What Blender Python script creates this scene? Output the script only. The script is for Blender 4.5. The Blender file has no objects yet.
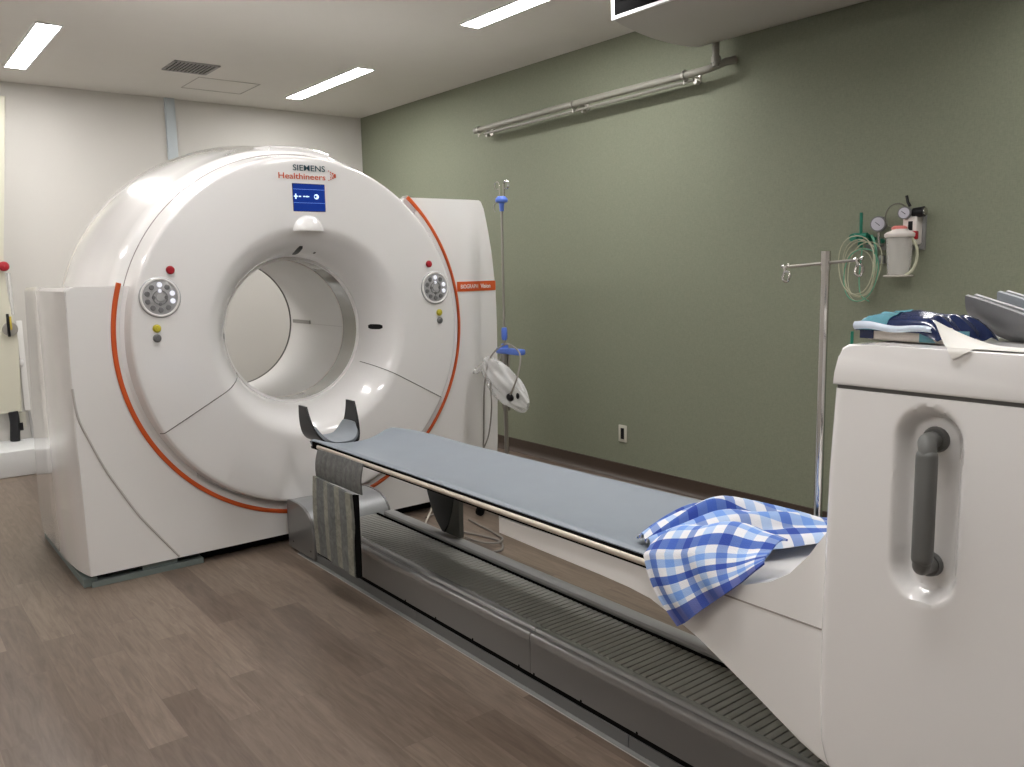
import bpy, bmesh, math, random
from mathutils import Vector, Matrix
random.seed(7)
S = bpy.context.scene
COL = S.collection
PI = math.pi
ZB = 1.1135          # height of the bore axis (runs along X, y = 0)

# ------------------------------------------------------------------ materials
MATS = {}
def mat(name, col, rough=.5, metal=0, noise=0, nscale=60, bump=0, coat=0, emit=None, estr=0, trans=0, alpha=1, ior=1.45, spec=.5):
    if name in MATS: return MATS[name]
    m = bpy.data.materials.new(name); m.use_nodes = True
    nt = m.node_tree; b = nt.nodes['Principled BSDF']
    b.inputs['Base Color'].default_value = (*col, 1)
    b.inputs['Roughness'].default_value = rough
    b.inputs['Metallic'].default_value = metal
    b.inputs['IOR'].default_value = ior
    b.inputs['Specular IOR Level'].default_value = spec
    b.inputs['Coat Weight'].default_value = coat
    b.inputs['Coat Roughness'].default_value = .08
    b.inputs['Transmission Weight'].default_value = trans
    b.inputs['Alpha'].default_value = alpha
    if emit:
        b.inputs['Emission Color'].default_value = (*emit, 1); b.inputs['Emission Strength'].default_value = estr
    tc = nt.nodes.new('ShaderNodeTexCoord')
    n = nt.nodes.new('ShaderNodeTexNoise'); n.inputs['Scale'].default_value = nscale; n.inputs['Detail'].default_value = 4
    nt.links.new(tc.outputs['Object'], n.inputs['Vector'])
    k = max(noise, .015)
    mx = nt.nodes.new('ShaderNodeMix'); mx.data_type = 'RGBA'
    mx.inputs[6].default_value = (*[c * (1 - k) for c in col], 1)
    mx.inputs[7].default_value = (*[min(1, c * (1 + k)) for c in col], 1)
    nt.links.new(n.outputs['Fac'], mx.inputs[0]); nt.links.new(mx.outputs[2], b.inputs['Base Color'])
    if bump:
        bp = nt.nodes.new('ShaderNodeBump'); bp.inputs['Strength'].default_value = bump; bp.inputs['Distance'].default_value = .002
        nt.links.new(n.outputs['Fac'], bp.inputs['Height']); nt.links.new(bp.outputs['Normal'], b.inputs['Normal'])
    MATS[name] = m
    return m

WHITE = mat('gloss_white_plastic', (.80, .785, .775), .2, coat=1, nscale=3)
WHITE2 = mat('satin_white_plastic', (.80, .785, .77), .3, coat=.4, nscale=3)
LINER = mat('tunnel_white', (.74, .73, .71), .4, nscale=3)
BAND = mat('tunnel_band_grey', (.30, .29, .26), .12, coat=.6)
ORANGE = mat('orange_trim', (.62, .10, .02), .35)
SEAM = mat('dark_seam', (.10, .095, .09), .7)
BLACK = mat('black_plastic', (.010, .010, .011), .3, spec=.25)
BLACKM = mat('matte_black', (.008, .008, .008), .9, spec=0)
GREY = mat('track_grey_paint', (.15, .147, .143), .3, coat=.5, noise=.04, nscale=400)
GREYL = mat('track_rail_grey', (.30, .30, .295), .4, noise=.04, nscale=300)
GREYH = mat('track_cap_silver', (.26, .265, .27), .38, metal=.25, noise=.04, nscale=300)
BASE = mat('base_frame_metal', (.20, .24, .23), .5, metal=.3)
MATTRESS = mat('mattress_blue_grey', (.235, .265, .30), .5, noise=.05, nscale=9, bump=.05)
RAIL = mat('rail_champagne', (.60, .53, .45), .35, metal=.35)
CHROME = mat('chrome', (.62, .60, .58), .12, metal=1)
STEEL = mat('brushed_steel', (.42, .40, .37), .3, metal=.9)
BLUEP = mat('blue_plastic', (.10, .19, .62), .4)
HANDLE = mat('handle_grey', (.125, .127, .122), .45)
CUSH = mat('cushion_grey', (.25, .275, .30), .5, noise=.04)
CUSHL = mat('cushion_light_grey', (.36, .37, .385), .5, noise=.04)
SHELL = mat('shell_grey', (.16, .16, .165), .5, noise=.05)
PAPER = mat('paper_white', (.78, .76, .72), .8)
PIPE = mat('pipe_beige', (.27, .262, .225), .4, noise=.06, nscale=20)
CEILM = mat('ceiling_paint', (.72, .695, .655), .85, noise=.02, nscale=6)
WALLW = mat('white_wallpaper', (.62, .60, .565), .8, noise=.03, nscale=180, bump=.15)
COLM = mat('pale_blue_trim', (.50, .55, .58), .45)
PLATM = mat('platform_white', (.74, .75, .75), .35)
CREAM = mat('cream_vinyl', (.66, .64, .53), .4)
RED = mat('red_button', (.35, .01, .02), .35)
YEL = mat('yellow_button', (.55, .47, .04), .35)
GBUT = mat('grey_button', (.13, .13, .13), .35)
PANELG = mat('control_panel_grey', (.42, .42, .425), .25, noise=.1, nscale=50, coat=.5)
PANELD = mat('control_panel_dark', (.20, .20, .205), .3, metal=.3)
LEDW = mat('backlit_key', (.8, .8, .85), .3, emit=(.85, .88, 1), estr=.22)
GREEN = mat('green_plastic', (.01, .17, .11), .35)
GAUGE = mat('gauge_face', (.50, .49, .55), .3)
CLEAR = mat('clear_plastic', (.80, .78, .74), .12, alpha=.33)
TUBE = mat('clear_tubing', (.62, .62, .46), .15, alpha=.6)
TUBEG = mat('green_tubing', (.16, .42, .28), .2, alpha=.75)
BAGM = mat('clear_bag_film', (.82, .82, .81), .12, alpha=.34, noise=.1, nscale=30, bump=.8)
RACK = mat('gas_rail_grey', (.22, .22, .215), .5)
PINK = mat('pink_lid', (.75, .22, .20), .4)
LABELW = mat('label_white', (.75, .70, .66), .5)
NAVY = mat('pack_navy', (.012, .022, .075), .2, coat=.5, noise=.3, nscale=60, bump=.4)
TEAL = mat('pack_teal', (.10, .27, .33), .2, coat=.5, noise=.2, nscale=60, bump=.4)
FILM = mat('pack_film', (.55, .62, .72), .15, coat=.5, noise=.2, nscale=40, bump=.5)
TOWELW = mat('pack_contents_beige', (.62, .56, .50), .8, noise=.08)
CABLE = mat('cable_grey', (.23, .21, .19), .5)
CABLEL = mat('cable_pale', (.50, .46, .40), .5)
DARKV = mat('grille_black', (.006, .006, .006), .9, spec=0)
VENTG = mat('vent_grey', (.33, .32, .31), .6)
TXT_T = mat('lettering_petrol', (.008, .06, .085), .5)
TXT_O = mat('lettering_orange', (.60, .09, .025), .5)
TXT_W = mat('lettering_white', (.85, .83, .80), .5)
LIGHT = mat('light_diffuser', (.9, .9, .9), .5, emit=(1, .978, .962), estr=24)
SCRB = mat('screen_blue', (.005, .015, .12), .15, emit=(.006, .030, .20), estr=.35)
SCRW = mat('screen_icon', (.3, .5, .8), .3, emit=(.55, .75, 1), estr=.6)
SCRL = mat('screen_line', (.1, .2, .5), .3, emit=(.12, .25, .75), estr=.4)
OUTL = mat('outlet_cream', (.55, .53, .45), .4)
AIRC = mat('air_conditioner_white', (.52, .50, .475), .45)
AIRF = mat('air_conditioner_frame', (.85, .85, .85), .4)

def wood_floor():
    m = bpy.data.materials.new('vinyl_plank_floor'); m.use_nodes = True
    nt = m.node_tree; b = nt.nodes['Principled BSDF']; N = nt.nodes.new; L = nt.links.new
    tc = N('ShaderNodeTexCoord'); br = N('ShaderNodeTexBrick')
    L(tc.outputs['Object'], br.inputs['Vector'])
    br.offset = .37; br.offset_frequency = 2; br.squash = 1
    br.inputs['Scale'].default_value = 1; br.inputs['Brick Width'].default_value = .78; br.inputs['Row Height'].default_value = .118
    br.inputs['Mortar Size'].default_value = .0006; br.inputs['Mortar Smooth'].default_value = .1; br.inputs['Bias'].default_value = 0
    br.inputs['Color1'].default_value = (.0, .0, .0, 1); br.inputs['Color2'].default_value = (1, 1, 1, 1); br.inputs['Mortar'].default_value = (.2, .2, .2, 1)
    mp = N('ShaderNodeMapping'); mp.inputs['Scale'].default_value = (3.2, 30, 1)
    L(tc.outputs['Object'], mp.inputs['Vector'])
    ad = N('ShaderNodeVectorMath'); ad.operation = 'MULTIPLY_ADD'
    L(br.outputs['Color'], ad.inputs[0]); ad.inputs[1].default_value = (7, 13, 5); L(mp.outputs['Vector'], ad.inputs[2])
    n = N('ShaderNodeTexNoise'); n.inputs['Scale'].default_value = 1.6; n.inputs['Detail'].default_value = 9; n.inputs['Distortion'].default_value = .9; n.inputs['Roughness'].default_value = .62
    L(ad.outputs[0], n.inputs['Vector'])
    r = N('ShaderNodeValToRGB'); L(n.outputs['Fac'], r.inputs[0])
    r.color_ramp.elements[0].position = .28; r.color_ramp.elements[0].color = (.112, .082, .062, 1)
    r.color_ramp.elements[1].position = .72; r.color_ramp.elements[1].color = (.210, .164, .128, 1)
    mx = N('ShaderNodeMix'); mx.data_type = 'RGBA'; mx.blend_type = 'MULTIPLY'; mx.inputs[0].default_value = 1
    L(r.outputs[0], mx.inputs[6])
    r2 = N('ShaderNodeValToRGB'); L(br.outputs['Color'], r2.inputs[0])
    r2.color_ramp.elements[0].color = (.74, .70, .68, 1); r2.color_ramp.elements[1].color = (1.2, 1.2, 1.19, 1)
    L(r2.outputs[0], mx.inputs[7])
    mo = N('ShaderNodeMix'); mo.data_type = 'RGBA'; L(br.outputs['Fac'], mo.inputs[0]); L(mx.outputs[2], mo.inputs[6]); mo.inputs[7].default_value = (.11, .08, .065, 1)
    L(mo.outputs[2], b.inputs['Base Color'])
    b.inputs['Roughness'].default_value = .38
    bp = N('ShaderNodeBump'); bp.inputs['Strength'].default_value = .12; bp.inputs['Distance'].default_value = .001
    L(n.outputs['Fac'], bp.inputs['Height']); L(bp.outputs['Normal'], b.inputs['Normal'])
    return m

def green_wall():
    m = bpy.data.materials.new('green_fabric_wallpaper'); m.use_nodes = True
    nt = m.node_tree; b = nt.nodes['Principled BSDF']; N = nt.nodes.new; L = nt.links.new
    tc = N('ShaderNodeTexCoord')
    out = []
    for sc in ((240, 240, 50), (50, 50, 260)):
        mp = N('ShaderNodeMapping'); mp.inputs['Scale'].default_value = sc; L(tc.outputs['Object'], mp.inputs['Vector'])
        n = N('ShaderNodeTexNoise'); n.inputs['Scale'].default_value = 1; n.inputs['Detail'].default_value = 2
        L(mp.outputs['Vector'], n.inputs['Vector']); out.append(n.outputs['Fac'])
    a = N('ShaderNodeMath'); a.operation = 'ADD'; L(out[0], a.inputs[0]); L(out[1], a.inputs[1])
    a2 = N('ShaderNodeMath'); a2.operation = 'MULTIPLY'; L(a.outputs[0], a2.inputs[0]); a2.inputs[1].default_value = .5
    r = N('ShaderNodeValToRGB'); L(a2.outputs[0], r.inputs[0])
    r.color_ramp.elements[0].position = .3; r.color_ramp.elements[0].color = (.182, .196, .138, 1)
    r.color_ramp.elements[1].position = .7; r.color_ramp.elements[1].color = (.235, .250, .180, 1)
    L(r.outputs[0], b.inputs['Base Color']); b.inputs['Roughness'].default_value = .75
    bp = N('ShaderNodeBump'); bp.inputs['Strength'].default_value = .2; bp.inputs['Distance'].default_value = .001
    L(a2.outputs[0], bp.inputs['Height']); L(bp.outputs['Normal'], b.inputs['Normal'])
    return m

def gingham():
    """blue and white check woven from the cloth's own UV; dark hem where v > .9"""
    m = bpy.data.materials.new('blue_gingham_cloth'); m.use_nodes = True
    nt = m.node_tree; b = nt.nodes['Principled BSDF']; N = nt.nodes.new; L = nt.links.new
    uv = N('ShaderNodeUVMap'); sp = N('ShaderNodeSeparateXYZ'); L(uv.outputs[0], sp.inputs[0])
    def stripes(sock, n, cols):
        f = N('ShaderNodeMath'); f.operation = 'MULTIPLY'; L(sock, f.inputs[0]); f.inputs[1].default_value = n
        g = N('ShaderNodeMath'); g.operation = 'FRACT'; L(f.outputs[0], g.inputs[0])
        r = N('ShaderNodeValToRGB'); r.color_ramp.interpolation = 'CONSTANT'; L(g.outputs[0], r.inputs[0])
        e = r.color_ramp.elements; e[0].position = 0; e[0].color = (*cols[0], 1); e[1].position = 1 / len(cols); e[1].color = (*cols[1], 1)
        for i in range(2, len(cols)):
            k = e.new(i / len(cols)); k.color = (*cols[i], 1)
        return r.outputs[0]
    w = (.86, .86, .88)
    a = stripes(sp.outputs[0], 4.6, [w, (.24, .34, .64), w, (.48, .63, .87)])
    c = stripes(sp.outputs[1], 4.6, [w, (.10, .18, .50), w, (.36, .52, .84)])
    mx = N('ShaderNodeMix'); mx.data_type = 'RGBA'; mx.blend_type = 'MULTIPLY'; mx.inputs[0].default_value = 1
    L(a, mx.inputs[6]); L(c, mx.inputs[7])
    hm = N('ShaderNodeMath'); hm.operation = 'GREATER_THAN'; L(sp.outputs[2] if False else sp.outputs[1], hm.inputs[0]); hm.inputs[1].default_value = .9
    m2 = N('ShaderNodeMix'); m2.data_type = 'RGBA'; L(hm.outputs[0], m2.inputs[0]); L(mx.outputs[2], m2.inputs[6])
    hr = N('ShaderNodeMix'); hr.data_type = 'RGBA'; L(a, hr.inputs[6]); hr.inputs[7].default_value = (.012, .04, .30, 1); hr.inputs[0].default_value = .88
    L(hr.outputs[2], m2.inputs[7])
    L(m2.outputs[2], b.inputs['Base Color']); b.inputs['Roughness'].default_value = .9
    n = N('ShaderNodeTexNoise'); n.inputs['Scale'].default_value = 350; tc = N('ShaderNodeTexCoord'); L(tc.outputs['Object'], n.inputs['Vector'])
    bp = N('ShaderNodeBump'); bp.inputs['Strength'].default_value = .6; bp.inputs['Distance'].default_value = .002
    L(n.outputs['Fac'], bp.inputs['Height']); L(bp.outputs['Normal'], b.inputs['Normal'])
    return m

def woven_wrap(name, cols, nu):
    m = bpy.data.materials.new(name); m.use_nodes = True
    nt = m.node_tree; b = nt.nodes['Principled BSDF']; N = nt.nodes.new; L = nt.links.new
    uv = N('ShaderNodeUVMap'); sp = N('ShaderNodeSeparateXYZ'); L(uv.outputs[0], sp.inputs[0])
    f = N('ShaderNodeMath'); f.operation = 'MULTIPLY'; L(sp.outputs[0], f.inputs[0]); f.inputs[1].default_value = nu
    g = N('ShaderNodeMath'); g.operation = 'FRACT'; L(f.outputs[0], g.inputs[0])
    r = N('ShaderNodeValToRGB'); L(g.outputs[0], r.inputs[0])
    e = r.color_ramp.elements; e[0].position = .36; e[0].color = (*cols[0], 1); e[1].position = .44; e[1].color = (*cols[1], 1)
    n = N('ShaderNodeTexNoise'); n.inputs['Scale'].default_value = 28; n.inputs['Detail'].default_value = 5; n.inputs['Distortion'].default_value = 1.5
    tc = N('ShaderNodeTexCoord'); L(tc.outputs['Object'], n.inputs['Vector'])
    r2 = N('ShaderNodeValToRGB'); L(n.outputs['Fac'], r2.inputs[0]); r2.color_ramp.elements[0].color = (.45, .45, .46, 1); r2.color_ramp.elements[0].position = .35
    r2.color_ramp.elements[1].color = (1.25, 1.25, 1.25, 1); r2.color_ramp.elements[1].position = .68
    mx = N('ShaderNodeMix'); mx.data_type = 'RGBA'; mx.blend_type = 'MULTIPLY'; mx.inputs[0].default_value = .55
    L(r.outputs[0], mx.inputs[6]); L(r2.outputs[0], mx.inputs[7]); L(mx.outputs[2], b.inputs['Base Color'])
    b.inputs['Roughness'].default_value = .55
    bp = N('ShaderNodeBump'); bp.inputs['Strength'].default_value = .5; bp.inputs['Distance'].default_value = .004
    L(n.outputs['Fac'], bp.inputs['Height']); L(bp.outputs['Normal'], b.inputs['Normal'])
    return m

# ------------------------------------------------------------------ geometry helpers
def obj(name, verts, faces, m, parent=None, smooth=True, uvs=None, ang=35, loc=None):
    me = bpy.data.meshes.new(name); me.from_pydata([tuple(v) for v in verts], [], faces); me.update()
    bm = bmesh.new(); bm.from_mesh(me); bmesh.ops.recalc_face_normals(bm, faces=bm.faces); bm.to_mesh(me); bm.free()
    return fin(name, me, m, parent, smooth, uvs, ang)
def fin(name, me, m, parent=None, smooth=True, uvs=None, ang=35):
    if uvs:
        lay = me.uv_layers.new(name='UVMap')
        for p in me.polygons:
            for li in p.loop_indices: lay.data[li].uv = uvs[me.loops[li].vertex_index]
    if smooth:
        for p in me.polygons: p.use_smooth = True
        me.set_sharp_from_angle(angle=math.radians(ang))
    me.materials.append(m)
    o = bpy.data.objects.new(name, me); COL.objects.link(o)
    if parent: o.parent = parent; o.matrix_parent_inverse = Matrix.Identity(4); o.location = -wloc(parent)
    return o
def wloc(o):
    v = Vector((0, 0, 0))
    while o is not None: v += o.location; o = o.parent
    return v
def tag(o, label, cat, group=None):
    o['label'] = label; o['category'] = cat
    if group: o['group'] = group
    return o
def thing(name, label, cat, loc=(0, 0, 0), group=None):
    o = bpy.data.objects.new(name, None); COL.objects.link(o); o.location = loc; o.empty_display_size = .1
    return tag(o, label, cat, group)
def struct(o): o['kind'] = 'structure'; return o
class MB:
    """collects shapes into one mesh, all in world coordinates"""
    def __init__(s): s.v = []; s.f = []
    def add(s, v, f):
        k = len(s.v); s.v += [tuple(q) for q in v]; s.f += [tuple(i + k for i in q) for q in f]; return s
    def box(s, a, b, bev=0, seg=3):
        bm = bmesh.new(); bmesh.ops.create_cube(bm, size=1)
        for v in bm.verts: v.co = Vector([(a[i] + b[i]) / 2 + v.co[i] * abs(b[i] - a[i]) for i in range(3)])
        if bev: bmesh.ops.bevel(bm, geom=bm.edges[:], offset=bev, segments=seg, profile=.5, affect='EDGES')
        return s.bm(bm)
    def bm(s, bm, M=None):
        if M is not None: bmesh.ops.transform(bm, matrix=M, verts=bm.verts)
        bm.verts.index_update(); s.add([v.co.copy() for v in bm.verts], [[v.index for v in f.verts] for f in bm.faces]); bm.free(); return s
    def cyl(s, p, q, r, r2=None, n=20, cap=True):
        p, q = Vector(p), Vector(q); d = (q - p); bm = bmesh.new()
        bmesh.ops.create_cone(bm, cap_ends=cap, segments=n, radius1=r, radius2=r if r2 is None else r2, depth=d.length)
        M = Matrix.Translation((p + q) / 2) @ d.to_track_quat('Z', 'Y').to_matrix().to_4x4()
        return s.bm(bm, M)
    def ball(s, c, r, sc=(1, 1, 1), n=16):
        bm = bmesh.new(); bmesh.ops.create_uvsphere(bm, u_segments=n, v_segments=n // 2 + 2, radius=r)
        return s.bm(bm, Matrix.Translation(c) @ Matrix.Diagonal((*sc, 1)))
    def tube(s, pts, r, n=10, closed=False, radii=None):
        pts = [Vector(p) for p in pts]; N = len(pts); vs = []; fs = []; prev = None
        for i, p in enumerate(pts):
            if closed: t = pts[(i + 1) % N] - pts[i - 1]
            else: t = pts[min(i + 1, N - 1)] - pts[max(i - 1, 0)]
            t.normalize()
            if prev is None: a = t.orthogonal().normalized()
            else: a = (prev - t * prev.dot(t)); a = a.normalized() if a.length > 1e-6 else t.orthogonal().normalized()
            prev = a; bb = t.cross(a); rr = radii[i] if radii else r
            for k in range(n):
                w = 2 * PI * k / n; vs.append(p + (a * math.cos(w) + bb * math.sin(w)) * rr)
        for i in range(N if closed else N - 1):
            j = (i + 1) % N
            for k in range(n): fs.append((i * n + k, i * n + (k + 1) % n, j * n + (k + 1) % n, j * n + k))
        if not closed: fs.append(tuple(range(n - 1, -1, -1))); fs.append(tuple((N - 1) * n + k for k in range(n)))
        return s.add(vs, fs)
    def prism(s, poly, axis, a, b, bev=0, seg=3):
        """poly = 2D outline; axis 'y': points are (x,z); axis 'x': (y,z); axis 'z': (x,y)"""
        def P(p, t): return {'y': (p[0], t, p[1]), 'x': (t, p[0], p[1]), 'z': (p[0], p[1], t)}[axis]
        bm = bmesh.new(); A = [bm.verts.new(P(p, a)) for p in poly]; B = [bm.verts.new(P(p, b)) for p in poly]
        bm.faces.new(A); bm.faces.new(B[::-1]); n = len(poly)
        for i in range(n): bm.faces.new((A[i], B[i], B[(i + 1) % n], A[(i + 1) % n]))
        if bev:
            es = [e for e in bm.edges if e.calc_face_angle(0) > .4 or (e.verts[0] in A) == (e.verts[1] in A)]
            bmesh.ops.bevel(bm, geom=es, offset=bev, segments=seg, profile=.5, affect='EDGES')
        return s.bm(bm)
    def lathe(s, prof, n=128, a0=0, a1=2 * PI, closed_prof=False, c=(0, 0, ZB)):
        """profile of (x, r) around the X axis through c"""
        full = abs(a1 - a0 - 2 * PI) < 1e-6; K = n if full else n + 1; vs = []; fs = []; m = len(prof)
        for i in range(K):
            t = a0 + (a1 - a0) * i / n
            for (x, r) in prof: vs.append((c[0] + x, c[1] + r * math.cos(t), c[2] + r * math.sin(t)))
        for i in range(n):
            j = (i + 1) % K
            for k in range(m if closed_prof else m - 1):
                l = (k + 1) % m; fs.append((i * m + k, i * m + l, j * m + l, j * m + k))
        if closed_prof and not full:
            fs.append(tuple(range(m))); fs.append(tuple((K - 1) * m + k for k in range(m)))
        return s.add(vs, fs)
    def build(s, name, m, parent=None, smooth=True, ang=35): return obj(name, s.v, s.f, m, parent, smooth, None, ang)
def lathe_z(prof, c, n=24):
    """profile (r, z) around a vertical axis"""
    vs = []; fs = []; m = len(prof)
    for i in range(n):
        t = 2 * PI * i / n
        for (r, z) in prof: vs.append((c[0] + r * math.cos(t), c[1] + r * math.sin(t), c[2] + z))
    for i in range(n):
        j = (i + 1) % n
        for k in range(m - 1): fs.append((i * m + k, i * m + k + 1, j * m + k + 1, j * m + k))
    return vs, fs
def sheet(name, f, nu, nv, m, parent=None, thick=.004, uvf=None, smooth=True, ang=60):
    """closed thin solid from a surface f(u,v)"""
    P = [[Vector(f(i / nu, j / nv)) for j in range(nv + 1)] for i in range(nu + 1)]
    top = []; bot = []; uv = []
    for i in range(nu + 1):
        for j in range(nv + 1):
            du = P[min(i + 1, nu)][j] - P[max(i - 1, 0)][j]; dv = P[i][min(j + 1, nv)] - P[i][max(j - 1, 0)]
            n = du.cross(dv); n = n.normalized() if n.length > 1e-9 else Vector((0, 0, 1))
            top.append(P[i][j]); bot.append(P[i][j] - n * thick); uv.append(uvf(i / nu, j / nv) if uvf else (i / nu, j / nv))
    W = nv + 1; o = len(top); fs = []
    for i in range(nu):
        for j in range(nv):
            a = i * W + j; fs.append((a, a + 1, a + W + 1, a + W)); fs.append((o + a, o + a + W, o + a + W + 1, o + a + 1))
    for i in range(nu):
        a = i * W; fs.append((a, a + W, o + a + W, o + a)); a = i * W + nv; fs.append((a, o + a, o + a + W, a + W))
    for j in range(nv):
        fs.append((j, o + j, o + j + 1, j + 1)); a = nu * W + j; fs.append((a, a + 1, o + a + 1, o + a))
    return obj(name, top + bot, fs, m, parent, smooth, uv + uv, ang)
def interp(t, pts):
    if t <= pts[0][0]: return pts[0][1]
    for (a, b), (c, d) in zip(pts, pts[1:]):
        if t <= c: return b + (d - b) * (t - a) / (c - a)
    return pts[-1][1]
def smooth_path(pts, k=6, closed=False):
    pts = [Vector(p) for p in pts]; n = len(pts); out = []
    for i in range(n if closed else n - 1):
        if closed: p0, p1, p2, p3 = pts[i - 1], pts[i], pts[(i + 1) % n], pts[(i + 2) % n]
        else: p0, p1, p2, p3 = pts[max(i - 1, 0)], pts[i], pts[i + 1], pts[min(i + 2, n - 1)]
        for j in range(k):
            t = j / k
            out.append(.5 * ((2 * p1) + (p2 - p0) * t + (2 * p0 - 5 * p1 + 4 * p2 - p3) * t * t + (3 * p1 - p0 - 3 * p2 + p3) * t ** 3))
    if not closed: out.append(pts[-1])
    return out
def text(name, body, size, origin, m, parent, rx=(0, 1, 0), up=(0, 0, 1), width=None, bold=0, align='LEFT', ext=.0006, h=None):
    cu = bpy.data.curves.new(name, 'FONT'); cu.body = body; cu.size = size; cu.extrude = ext; cu.offset = bold; cu.align_x = align; cu.resolution_u = 3
    tmp = bpy.data.objects.new(name, cu); COL.objects.link(tmp)
    dg = bpy.context.evaluated_depsgraph_get(); me = bpy.data.meshes.new_from_object(tmp.evaluated_get(dg)); bpy.data.objects.remove(tmp)
    X = Vector(rx).normalized(); Y = Vector(up).normalized(); Z = X.cross(Y)
    xs = [v.co.x for v in me.vertices]; ys = [v.co.y for v in me.vertices]
    sx = width / (max(xs) - min(xs)) if width else 1; sy = h / (max(ys) - min(ys)) if h else sx
    x0 = min(xs) if align == 'LEFT' else 0
    for v in me.vertices: v.co = Vector(origin) + X * (v.co.x - x0) * sx + Y * v.co.y * sy + Z * v.co.z
    return fin(name, me, m, parent, False)

# ------------------------------------------------------------------ the room
X0, X1, Y0, Y1, ZC = -3.26, 5.4, -3.3, 2.124, 2.865
WF = wood_floor(); GW = green_wall()
struct(MB().box((X0 - .1, Y0 - .1, -.1), (X1 + .1, Y1 + .1, 0)).build('floor', WF, smooth=False))
struct(MB().box((X0 - .1, Y0 - .1, ZC), (X1 + .1, Y1 + .1, ZC + .1)).build('ceiling', CEILM, smooth=False))
struct(MB().box((X0 - .1, Y1, 0), (X1 + .1, Y1 + .1, ZC)).build('wall_right', GW, smooth=False))
struct(MB().box((X0 - .1, Y0, 0), (X0, Y1, ZC)).build('wall_back', WALLW, smooth=False))
struct(MB().box((X0, Y0 - .1, 0), (X1, Y0, ZC)).build('wall_left', WALLW, smooth=False))
struct(MB().box((X1, Y0, 0), (X1 + .1, Y1, ZC)).build('wall_front', WALLW, smooth=False))
BBM = mat('baseboard_brown', (.055, .038, .028), .42, noise=.1, nscale=40)
b = MB().prism([(Y1, 0), (Y1 - .035, 0), (Y1 - .022, .008), (Y1 - .010, .022), (Y1 - .006, .04), (Y1 - .005, .097), (Y1, .1)], 'x', X0, X1)
struct(b.build('baseboard_right', BBM))
struct(MB().box((X0, Y0, 0), (X0 + .006, Y1 - .04, .09), .002).build('baseboard_back', BBM))
struct(MB().box((X0, .315, .09), (X0 + .03, .395, ZC), .004).build('trim_1', COLM))
# ceiling access hatch
hb = MB()
for (a, c) in (((-2.78, .31), (-2.35, .316)), ((-2.78, .774), (-2.35, .78)), ((-2.78, .31), (-2.774, .78)), ((-2.356, .31), (-2.35, .78))):
    hb.box((a[0], a[1], ZC - .003), (c[0], c[1], ZC + .001))
struct(hb.build('trim_2', mat('hatch_frame', (.42, .39, .36), .6), smooth=False))

# ceiling vent
v = thing('ceiling_vent', 'square grey slatted ceiling vent between the ceiling lights', 'vent', (-2.085, .17, ZC))
MB().box((-2.235, .02, ZC - .004), (-1.935, .32, ZC + .001)).build('backing', DARKV, v, False)
fr = MB()
for a, c in (((-2.24, .015), (-1.93, .03)), ((-2.24, .31), (-1.93, .325)), ((-2.24, .015), (-2.225, .325)), ((-1.945, .015), (-1.93, .325))):
    fr.box((a[0], a[1], ZC - .009), (c[0], c[1], ZC))
fr.build('frame', VENTG, v, False)
for k in range(11):
    y = .043 + k * .0257
    MB().box((-2.225, y, ZC - .010), (-1.945, y + .011, ZC - .003)).build('slat', VENTG, v, False)

# ceiling lights
def ceiling_light(cx, cy, label):
    t = thing('ceiling_light', label, 'light', (cx, cy, ZC), 'long recessed ceiling lights')
    L, W = .625, .062
    f = MB()
    f.box((cx - L - .012, cy - W - .012, ZC - .008), (cx + L + .012, cy - W, ZC)); f.box((cx - L - .012, cy + W, ZC - .008), (cx + L + .012, cy + W + .012, ZC))
    f.box((cx - L - .012, cy - W, ZC - .008), (cx - L, cy + W, ZC)); f.box((cx + L, cy - W, ZC - .008), (cx + L + .012, cy + W, ZC))
    f.build('frame', AIRF, t, False)
    MB().box((cx - L, cy - W, ZC - .006), (cx + L, cy + W, ZC - .001)).build('diffuser', LIGHT, t, False)
ceiling_light(-2.1, -.82, 'bright rectangular ceiling light at far left above the white scanner')
ceiling_light(-2.07, 1.2, 'slim bright ceiling light nearest the corner of white and green walls')
ceiling_light(.47, 1.2, 'slim bright ceiling light beside the green wall before the air conditioner')
ceiling_light(.47, -.82, 'bright ceiling light above the grey table track')
ceiling_light(3.03, -.82, 'bright ceiling light above the near end of the room')
ceiling_light(3.03, 1.2 - .02, 'slim ceiling light next to the front of the air conditioner')
ceiling_light(-2.1, -2.7, 'added unseen ceiling light that brightens the left of the scanner drum')  # unseen lamp, added to lift the drum's left side and the wall there
ceiling_light(3.03, -2.7, 'added unseen ceiling light that brightens the near side of the pedestal')  # unseen lamp, added to brighten the pedestal side

# ------------------------------------------------------------------ ceiling air conditioner
ac = thing('air_conditioner', 'white ceiling-mounted air conditioner above the pipe on the green wall', 'air conditioner', (1.9, 1.7, ZC))
prof = [(1.33, ZC), (1.30, 2.76), (1.30, 2.655), (1.36, 2.638), (1.48, 2.618), (1.6, 2.606), (1.75, 2.602), (1.88, 2.606), (1.965, 2.617), (1.975, 2.63), (1.975, ZC)]
MB().prism(prof, 'x', .955, 2.75).build('housing', AIRC, ac, ang=50)
f = MB()
f.box((.95, 1.285, 2.652), (2.755, 1.301, 2.668)); f.box((.95, 1.285, 2.80), (2.755, 1.301, 2.82)); f.box((.95, 1.285, 2.668), (.967, 1.301, 2.80)); f.box((2.738, 1.285, 2.668), (2.755, 1.301, 2.80))
f.build('outlet_frame', AIRF, ac, False)
MB().box((.967, 1.293, 2.668), (2.738, 1.303, 2.80)).build('outlet_opening', DARKV, ac, False)
for z in (2.735,): MB().prism([(1.290, z), (1.299, z + .004), (1.299, z + .006), (1.290, z + .002)], 'x', .967, 2.738).build('louvre', BLACKM, ac, False)

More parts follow.
